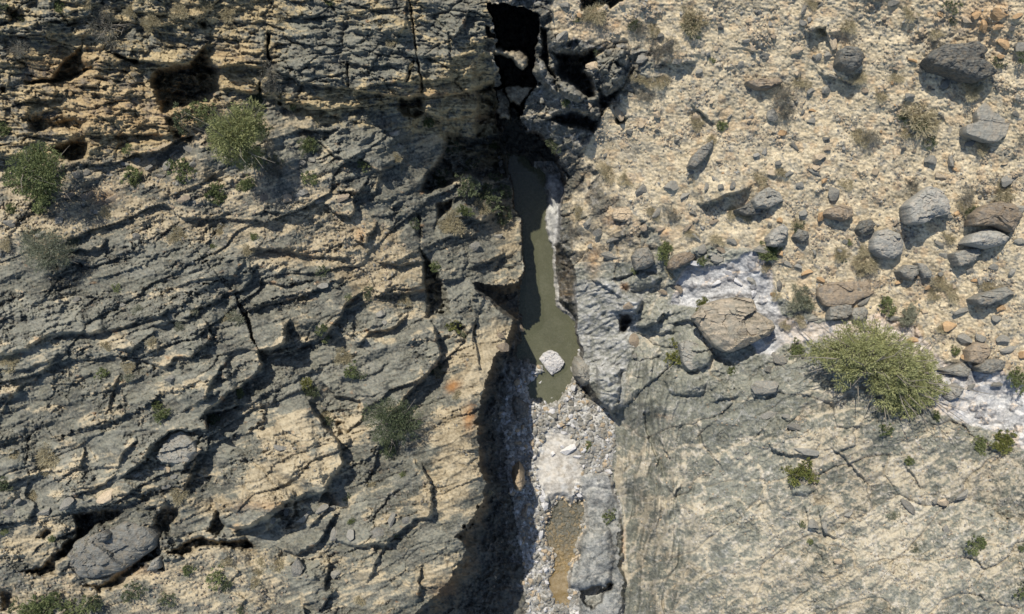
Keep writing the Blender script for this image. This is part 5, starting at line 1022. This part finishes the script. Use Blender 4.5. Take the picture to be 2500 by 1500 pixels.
def crown(lobes, per, kind, length, width, seed, hang=.0, shell=.55):
    """leaves through the volume of several lobes"""
    r = np.random.RandomState(seed); P = []; D = []; T = []
    for (x, y, z, R) in lobes:
        n = max(int(per * R * R), 30)
        ncl = max(int(n / 14), 4)
        q = r.normal(size=(ncl, 3)); q /= np.linalg.norm(q, axis=1)[:, None]; q[:, 2] = np.abs(q[:, 2]) * .9 - .25
        rad = r.uniform(shell ** 3, 1.12 ** 3, ncl) ** (1 / 3); cl = q * rad[:, None] * R
        k = r.randint(0, ncl, n); p = cl[k] + r.normal(size=(n, 3)) * .115 * R
        tw = r.uniform(-.4, .4, ncl)
        d = p / R + r.normal(size=(n, 3)) * .55 + np.array([0, 0, .25 - hang])
        P.append(p * np.array([1, 1, .85]) + np.array([x, y, z])); D.append(d); T.append(.5 + tw[k])
    return np.concatenate(P), np.concatenate(D), np.concatenate(T)
def plant(name, u, v, lobes, kind, lab, cat, per, length, width, r0, seed, hang=0, group=None, parts=('foliage', 'branches'), shell=.55):
    root = bpy.data.objects.new(name, None); C.link(root); root.location = ground(u, v); root.empty_display_size = .2
    P, D, T = crown(lobes, per, kind, length, width, seed, hang, shell)
    link(leaf_mesh(parts[0], P, D, length, width, PMAT[kind], seed, T), parts[0], None, root)
    link(limbs_mesh(parts[1], [(l[0], l[1], l[2] + .2 * l[3]) for l in lobes], r0, seed, forks=6), parts[1], None, root)
    if lab: tag(root, lab, cat, group); USED[lab] = 1
    return root
def lobes_px(crop, cu, cv, lst):
    """lobes traced in a crop: (x, y, radius, height) -> metres about the plant's base (cu, cv)"""
    z = height(cu, cv); out = []
    for (x, y, R, h) in lst:
        u, v = px(crop, x, y); a = world(u, v, z + h); b = world(cu, cv, z)
        s = K * (CAM_H - z - h) / CAM_H
        out.append((a[0] - b[0], a[1] - b[1], h, R / 2.9686 * s))
    return out
cu, cv = px('H', 930, 1200)
plant('feathery_tree', cu, cv, lobes_px('H', cu, cv, [(560, 1080, 70, .5), (640, 1050, 95, .8), (750, 1000, 100, 1.0), (860, 940, 95, 1.1), (960, 930, 90, 1.0), (1050, 940, 70, .8), (700, 1120, 80, 1.0), (830, 1060, 105, 1.4), (960, 1060, 110, 1.6), (1090, 1020, 100, 1.4), (1190, 1050, 95, 1.1), (1290, 1090, 80, .9), (1370, 1140, 70, .7),
      (800, 1190, 75, 1.1), (900, 1180, 70, 1.3), (1060, 1160, 105, 1.5), (1190, 1170, 110, 1.5), (1320, 1200, 90, 1.0), (780, 1270, 70, .8), (1010, 1270, 80, 1.1), (1130, 1280, 100, 1.3), (1270, 1300, 100, 1.1), (1390, 1270, 75, .7), (1460, 1320, 60, .5), (1070, 1370, 90, .9), (1190, 1390, 95, .8), (1320, 1390, 90, .7), (1100, 1450, 70, .5), (1230, 1460, 75, .5), (1400, 1370, 60, .5)]),
      'feather', 'large feathery green tree spreading over the bedrock beside the white dry stream', 'tree', 5200, .105, .026, .12, 1, parts=('crown', 'trunk'), shell=.3)
cu, cv = px('A', 1790, 1060)
plant('tree', cu, cv, lobes_px('A', cu, cv, [(1800, 850, 110, 1.5), (1720, 900, 120, 1.8), (1640, 970, 120, 1.8), (1700, 1020, 120, 1.9), (1620, 1060, 100, 1.5), (1760, 960, 100, 1.9), (1830, 920, 90, 1.4), (1690, 1100, 90, 1.3), (1780, 1100, 90, 1.0), (1820, 1160, 80, .7)]),
      'feather', 'long-crowned green tree at the foot of the cliff', 'tree', 5200, .11, .028, .08, 2, parts=('crown', 'trunk'), shell=.3)
cu, cv = px('A', 280, 1280)
plant('tree', cu, cv, lobes_px('A', cu, cv, [(280, 1160, 120, 1.2), (200, 1220, 120, 1.3), (120, 1300, 90, 1.0), (300, 1250, 120, 1.4), (230, 1330, 90, 1.0), (350, 1180, 90, 1.1), (290, 1400, 100, .8), (380, 1310, 80, .8)]),
      'green', 'leftmost green tree, many-lobed, below the banded cliff', 'tree', 4200, .08, .04, .07, 3, parts=('crown', 'trunk'), shell=.3)
cu, cv = px('J', 1080, 130)
plant('tree', cu, cv, lobes_px('J', cu, cv, [(960, 40, 100, 1.0), (1060, 20, 100, 1.2), (1140, 60, 110, 1.2), (1030, 110, 110, 1.3), (1150, 150, 90, .9), (1000, 200, 70, .6), (1030, 290, 50, .4), (1200, 90, 60, .8)]),
      'olive', 'grey-green tree growing on the bare slabs left of the gorge', 'tree', 3600, .10, .026, .07, 4, parts=('crown', 'trunk'), shell=.3)
cu, cv = px('E', 380, 380)
plant('pale_bush', cu, cv, lobes_px('E', cu, cv, [(270, 290, 110, .6), (360, 310, 120, .8), (440, 340, 90, .6), (310, 390, 100, .6), (400, 400, 70, .5), (220, 250, 60, .4)]),
      'grey', 'pale fuzzy grey-green bush at the left edge of the slabs', 'shrub', 4600, .09, .018, .05, 5, shell=.3)
# prototypes of the smaller plants; every plant in view is a copy with copies of its parts
def proto_plant(kind, k):
    r = np.random.RandomState(50 + k * 7 + len(kind)); n = 4 + k % 4
    lobes = [(r.uniform(-.55, .55), r.uniform(-.55, .55), r.uniform(.25, .6), r.uniform(.35, .58)) for _ in range(n)]
    if kind == 'dry':
        m_ = 1100; a = r.uniform(0, 6.28, m_); q = np.sqrt(r.uniform(.0, .75, m_)) * (1 + .35 * np.sin(a * 3 + k))
        P = np.stack([np.cos(a) * q, np.sin(a) * q, r.uniform(0, .25, m_)], 1); D = np.stack([np.cos(a) * r.uniform(-.2, 1.0, m_), np.sin(a) * r.uniform(-.2, 1.0, m_), r.uniform(.2, .9, m_)], 1) + r.normal(size=(m_, 3)) * .35
        return [('blades', leaf_mesh('blades', P, D, .42, .034, PMAT['dry'], k, np.clip(.35 + r.rand(m_) * .5, 0, 1)))]
    if kind == 'twig':
        m_ = 900; P, D, T = crown(lobes, m_ / 1.2, kind, .2, .02, 70 + k, 0, .15)
        return [('twigs', leaf_mesh('twigs', P, D, .30, .020, PMAT['twig'], k, T)), ('branches', limbs_mesh('branches', [(l[0], l[1], l[2] + .2) for l in lobes] + [(r.uniform(-.9, .9), r.uniform(-.9, .9), r.uniform(.3, .9)) for _ in range(6)], .05, k))]
    per = dict(green=720, olive=640, bright=760, grey=900)[kind]; L, w = dict(green=(.20, .085), olive=(.18, .07), bright=(.19, .08), grey=(.24, .04))[kind]
    P, D, T = crown(lobes, per, kind, L, w, 70 + k, 0, .35)
    return [('foliage', leaf_mesh('foliage', P, D, L, w, PMAT[kind], 30 + k, T)), ('branches', limbs_mesh('branches', [(l[0], l[1], l[2] + .1) for l in lobes], .05, k))]
PP = {}
KIND = dict(green=('shrub', 'green leafy shrub'), olive=('shrub', 'dark olive shrub'), bright=('shrub', 'yellow-green shrub'), grey=('bush', 'grey-green bush'), dry=('grass_tuft', 'straw-coloured grass tuft'), twig=('dry_bush', 'bare grey twiggy bush'))
PLANTS = [
 ('A', 'twig', (800, 210, 150), (120, 370, 100), (1960, 560, 90), (1560, 800, 60), (1980, 640, 70), (760, 130, 70)),
 ('A', 'olive', (1320, 860, 100), (1470, 880, 60), (1880, 720, 60), (1350, 950, 60), (40, 60, 80), (170, 120, 60), (1900, 960, 90), (340, 1320, 60), (1990, 1190, 80), (50, 1240, 60)),
 ('A', 'green', (1470, 820, 100), (40, 940, 70), (340, 1380, 100), (940, 1090, 50), (960, 1310, 85), (1340, 1230, 100), (1590, 1410, 95), (1800, 1350, 60), (450, 60, 60), (1010, 1310, 50), (1530, 860, 60)),
 ('A', 'dry', (1080, 180, 60), (1300, 90, 70), (1480, 40, 60), (1650, 100, 60), (950, 90, 50), (1110, 150, 50), (620, 20, 50)),
 ('B', 'green', (470, 1290, 70), (330, 770, 38), (850, 1190, 60), (1330, 890, 48), (1800, 1050, 45), (600, 10, 45), (70, 700, 60), (20, 1340, 50), (460, 1050, 60)),
 ('B', 'olive', (450, 1060, 80), (100, 1130, 100), (1570, 1330, 110), (1800, 1300, 60), (1740, 1450, 140), (1420, 1290, 70), (1500, 1080, 70), (1660, 1380, 80), (1640, 1200, 60), (1880, 1400, 70)),
 ('B', 'twig', (230, 1250, 90), (200, 620, 70), (160, 1060, 70), (440, 950, 60)),
 ('B', 'dry', (840, 310, 35), (1060, 290, 55), (260, 120, 45), (1090, 1150, 40), (500, 880, 40), (950, 150, 40), (1580, 1150, 60), (1180, 480, 30)),
 ('C', 'dry', (1480, 130, 120), (1450, 170, 70), (1190, 210, 60), (760, 100, 80), (700, 120, 50), (1490, 890, 55), (1230, 590, 60), (1130, 580, 60), (1600, 1010, 40), (1060, 560, 50), (980, 1300, 60), (850, 1250, 80)),
 ('C', 'green', (1670, 920, 48), (540, 740, 38), (1600, 440, 30), (610, 160, 30)),
 ('C', 'olive', (1440, 230, 80), (430, 1040, 60), (1040, 190, 50), (470, 1080, 50), (760, 390, 40)),
 ('C', 'twig', (1180, 390, 110), (1290, 360, 80), (1060, 230, 70), (1080, 720, 60), (1140, 700, 50)),
 ('D', 'twig', (340, 700, 120), (340, 840, 80), (1250, 1340, 60), (960, 990, 80), (2050, 1000, 60), (1640, 1460, 80)),
 ('D', 'dry', (1320, 830, 140), (1400, 880, 80), (900, 990, 70), (1050, 690, 60), (800, 190, 65), (1260, 95, 65), (1700, 640, 90), (470, 590, 65), (540, 20, 50), (1240, 960, 60), (870, 560, 60), (1450, 230, 60), (620, 230, 50), (1150, 560, 50), (330, 1240, 50), (1930, 1400, 80), (790, 1330, 50), (170, 1290, 60), (1780, 1060, 60)),
 ('D', 'olive', (1540, 60, 70), (1730, 530, 80), (1640, 560, 60), (1380, 1040, 70), (2060, 380, 80), (1880, 470, 60), (1300, 920, 70), (1200, 860, 60), (1550, 160, 40)),
 ('E', 'dry', (70, 1130, 75), (930, 1180, 50), (1290, 230, 60), (780, 1020, 40), (1610, 180, 40), (1100, 1000, 40), (1620, 810, 45), (760, 70, 50), (40, 290, 50), (1800, 330, 40)),
 ('E', 'green', (740, 1240, 55), (850, 610, 40), (1140, 1460, 50), (1750, 1350, 42), (330, 10, 90), (1560, 300, 30), (1840, 235, 35), (100, 30, 50)),
 ('E', 'grey', (1720, 820, 60), (1400, 790, 50), (930, 1260, 50), (1310, 900, 40), (550, 270, 60), (1000, 760, 40)),
 ('F', 'green', (550, 900, 60), (770, 1170, 75), (750, 670, 30), (1380, 450, 50), (1590, 40, 60), (580, 970, 40), (80, 230, 35)),
 ('F', 'bright', (1510, 900, 75), (440, 1290, 50)),
 ('F', 'olive', (480, 1340, 60), (560, 480, 60), (870, 620, 42), (830, 1240, 50), (1850, 90, 100), (1370, 1190, 48), (1230, 150, 55), (900, 680, 40), (1960, 40, 70), (1560, 950, 55)),
 ('F', 'dry', (1500, 140, 85), (1440, 170, 60), (700, 1100, 60), (1700, 30, 60), (420, 680, 35), (1150, 700, 50), (860, 720, 40), (1400, 1230, 40), (1540, 1380, 40), (740, 1130, 40)),
 ('G', 'green', (1260, 330, 70), (1265, 400, 50), (1530, 390, 48), (1950, 330, 60), (1730, 1200, 38), (2010, 370, 60), (1030, 480, 28)),
 ('G', 'bright', (1320, 1020, 65), (1300, 1120, 65), (1370, 1110, 60), (1525, 720, 60), (1490, 760, 40)),
 ('G', 'twig', (1310, 60, 75), (1330, 110, 50)), ('G', 'dry', (1300, 490, 40), (1640, 250, 50), (1450, 200, 50), (1980, 440, 50), (640, 60, 50), (1180, 60, 50), (1750, 60, 50)),
 ('H', 'grey', (430, 660, 100), (400, 750, 70), (500, 700, 60), (1240, 790, 80), (1220, 830, 50)),
 ('H', 'green', (1060, 740, 90), (1550, 1045, 45), (400, 1040, 75), (450, 1050, 60), (240, 330, 60), (810, 275, 30), (2010, 1200, 80), (2040, 1290, 80), (220, 370, 50)),
 ('H', 'dry', (930, 410, 90), (900, 460, 60), (750, 360, 55), (440, 120, 50), (1480, 900, 40), (470, 840, 55), (1480, 560, 70), (1570, 640, 70), (1430, 640, 60), (920, 330, 50), (60, 60, 60), (1260, 60, 60), (1540, 230, 50), (1820, 600, 60), (280, 660, 40), (350, 870, 40), (1650, 30, 60)),
 ('H', 'olive', (450, 150, 55), (750, 390, 40), (1690, 60, 60)),
 ('I', 'green', (1180, 30, 60), (1100, 910, 55), (1400, 1140, 62), (1590, 1210, 85), (330, 1400, 110), (250, 1440, 90), (430, 1380, 90), (540, 1400, 100), (640, 1430, 90), (380, 930, 32), (600, 950, 24), (40, 880, 35)),
 ('I', 'olive', (1570, 100, 65), (1000, 1290, 80), (700, 1390, 80), (60, 550, 60), (1230, 1370, 80), (1740, 1430, 40), (130, 1430, 80), (940, 1340, 60), (1640, 1260, 50), (40, 520, 50)),
 ('I', 'dry', (350, 340, 80), (330, 420, 50), (1300, 620, 60), (100, 330, 40), (1640, 1090, 40), (1900, 1100, 40), (240, 620, 40), (1850, 1250, 40)),
 ('J', 'olive', (1060, 260, 75), (1020, 220, 55), (620, 100, 50), (740, 640, 40)), ('J', 'green', (1150, 475, 36), (770, 810, 28), (1095, 910, 22)), ('J', 'dry', (570, 60, 50), (1760, 600, 28), (900, 560, 40), (240, 1130, 50), (100, 1200, 50), (830, 1380, 40)),
 ('K', 'green', (855, 770, 58), (705, 250, 30), (700, 280, 22)),
 ('L', 'bright', (470, 450, 110), (420, 440, 70), (540, 480, 60), (1910, 200, 75), (1880, 260, 70), (1960, 230, 60), (350, 440, 50)), ('L', 'green', (1070, 150, 58), (1240, 375, 45), (1750, 245, 62), (1700, 965, 95), (2030, 1330, 95), (460, 830, 32), (525, 950, 28), (1440, 40, 40), (2060, 1000, 40)),
 ('L', 'grey', (1130, 760, 50), (1280, 1000, 50)),
]
npl = 0
SIZE = lambda R: 'tiny' if R < 14 else 'small' if R < 21 else 'mid-sized' if R < 30 else 'large'
for row in PLANTS:
    crop, kind = row[0], row[1]
    for (x, y, R) in row[2:]:
        u, v = px(crop, x, y); k = npl % 5; npl += 1
        if (kind, k) not in PP: PP[(kind, k)] = proto_plant(kind, k)
        nm, txt = KIND[kind]; R = R / 2.9686
        z = height(u, v); s = K * (CAM_H - z) / CAM_H * R
        root = bpy.data.objects.new(nm, None if kind != 'dry' else PP[(kind, k)][0][1]); C.link(root)
        root.location = ground(u, v, -.02); root.rotation_euler = (0, 0, rr.uniform(0, 6.28)); root.scale = (s, s * rr.uniform(.85, 1.1), s * rr.uniform(.75, 1.0))
        if kind != 'dry':
            for pn, me in PP[(kind, k)]:
                o = bpy.data.objects.new(pn, me); C.link(o); o.parent = root
        tag(root, label(SIZE(R) + ' ' + txt, u, v), 'grass tuft' if kind == 'dry' else 'shrub', {'dry': 'dry grass tufts', 'twig': 'bare bushes'}.get(kind, 'leafy shrubs'))

# ---------------------------------------------------------------- light, sky, camera
SUN_EL = math.radians(53.0); AZ = math.atan2(.866, -.50)     # towards the sun, in the ground plane: up and left in the photograph
sd = Vector((math.cos(AZ) * math.cos(SUN_EL), math.sin(AZ) * math.cos(SUN_EL), math.sin(SUN_EL)))
sl = bpy.data.lights.new('sun', 'SUN'); sl.energy = 4.8; sl.angle = math.radians(.5); sl.color = (1.0, .955, .87)
so = bpy.data.objects.new('sun', sl); C.link(so); so.rotation_euler = (-sd).to_track_quat('-Z', 'Y').to_euler(); so.location = sd * 60
wd = bpy.data.worlds.new('World'); bpy.context.scene.world = wd; wd.use_nodes = True
nt = wd.node_tree; bg = nt.nodes['Background']; bg.inputs['Strength'].default_value = .15
sk = nt.nodes.new('ShaderNodeTexSky'); sk.sky_type = 'NISHITA'; sk.sun_disc = False; sk.sun_elevation = SUN_EL
sk.sun_rotation = math.atan2(sd.x, sd.y); sk.altitude = 600
nt.links.new(sk.outputs[0], bg.inputs['Color'])
cam = bpy.data.cameras.new('camera'); cam.sensor_width = 36; cam.lens = 36 * CAM_H / (W0 * K); cam.clip_end = 500
co_ = bpy.data.objects.new('camera', cam); C.link(co_); co_.location = (0, 0, CAM_H); co_.rotation_euler = (0, 0, 0)
sc = bpy.context.scene; sc.camera = co_
sc.view_settings.view_transform = 'Standard'; sc.view_settings.look = 'None'; sc.view_settings.exposure = .12; sc.view_settings.gamma = 1
sc.render.engine = 'CYCLES'; sc.cycles.max_bounces = 6; sc.cycles.diffuse_bounces = 1; sc.cycles.transparent_max_bounces = 12
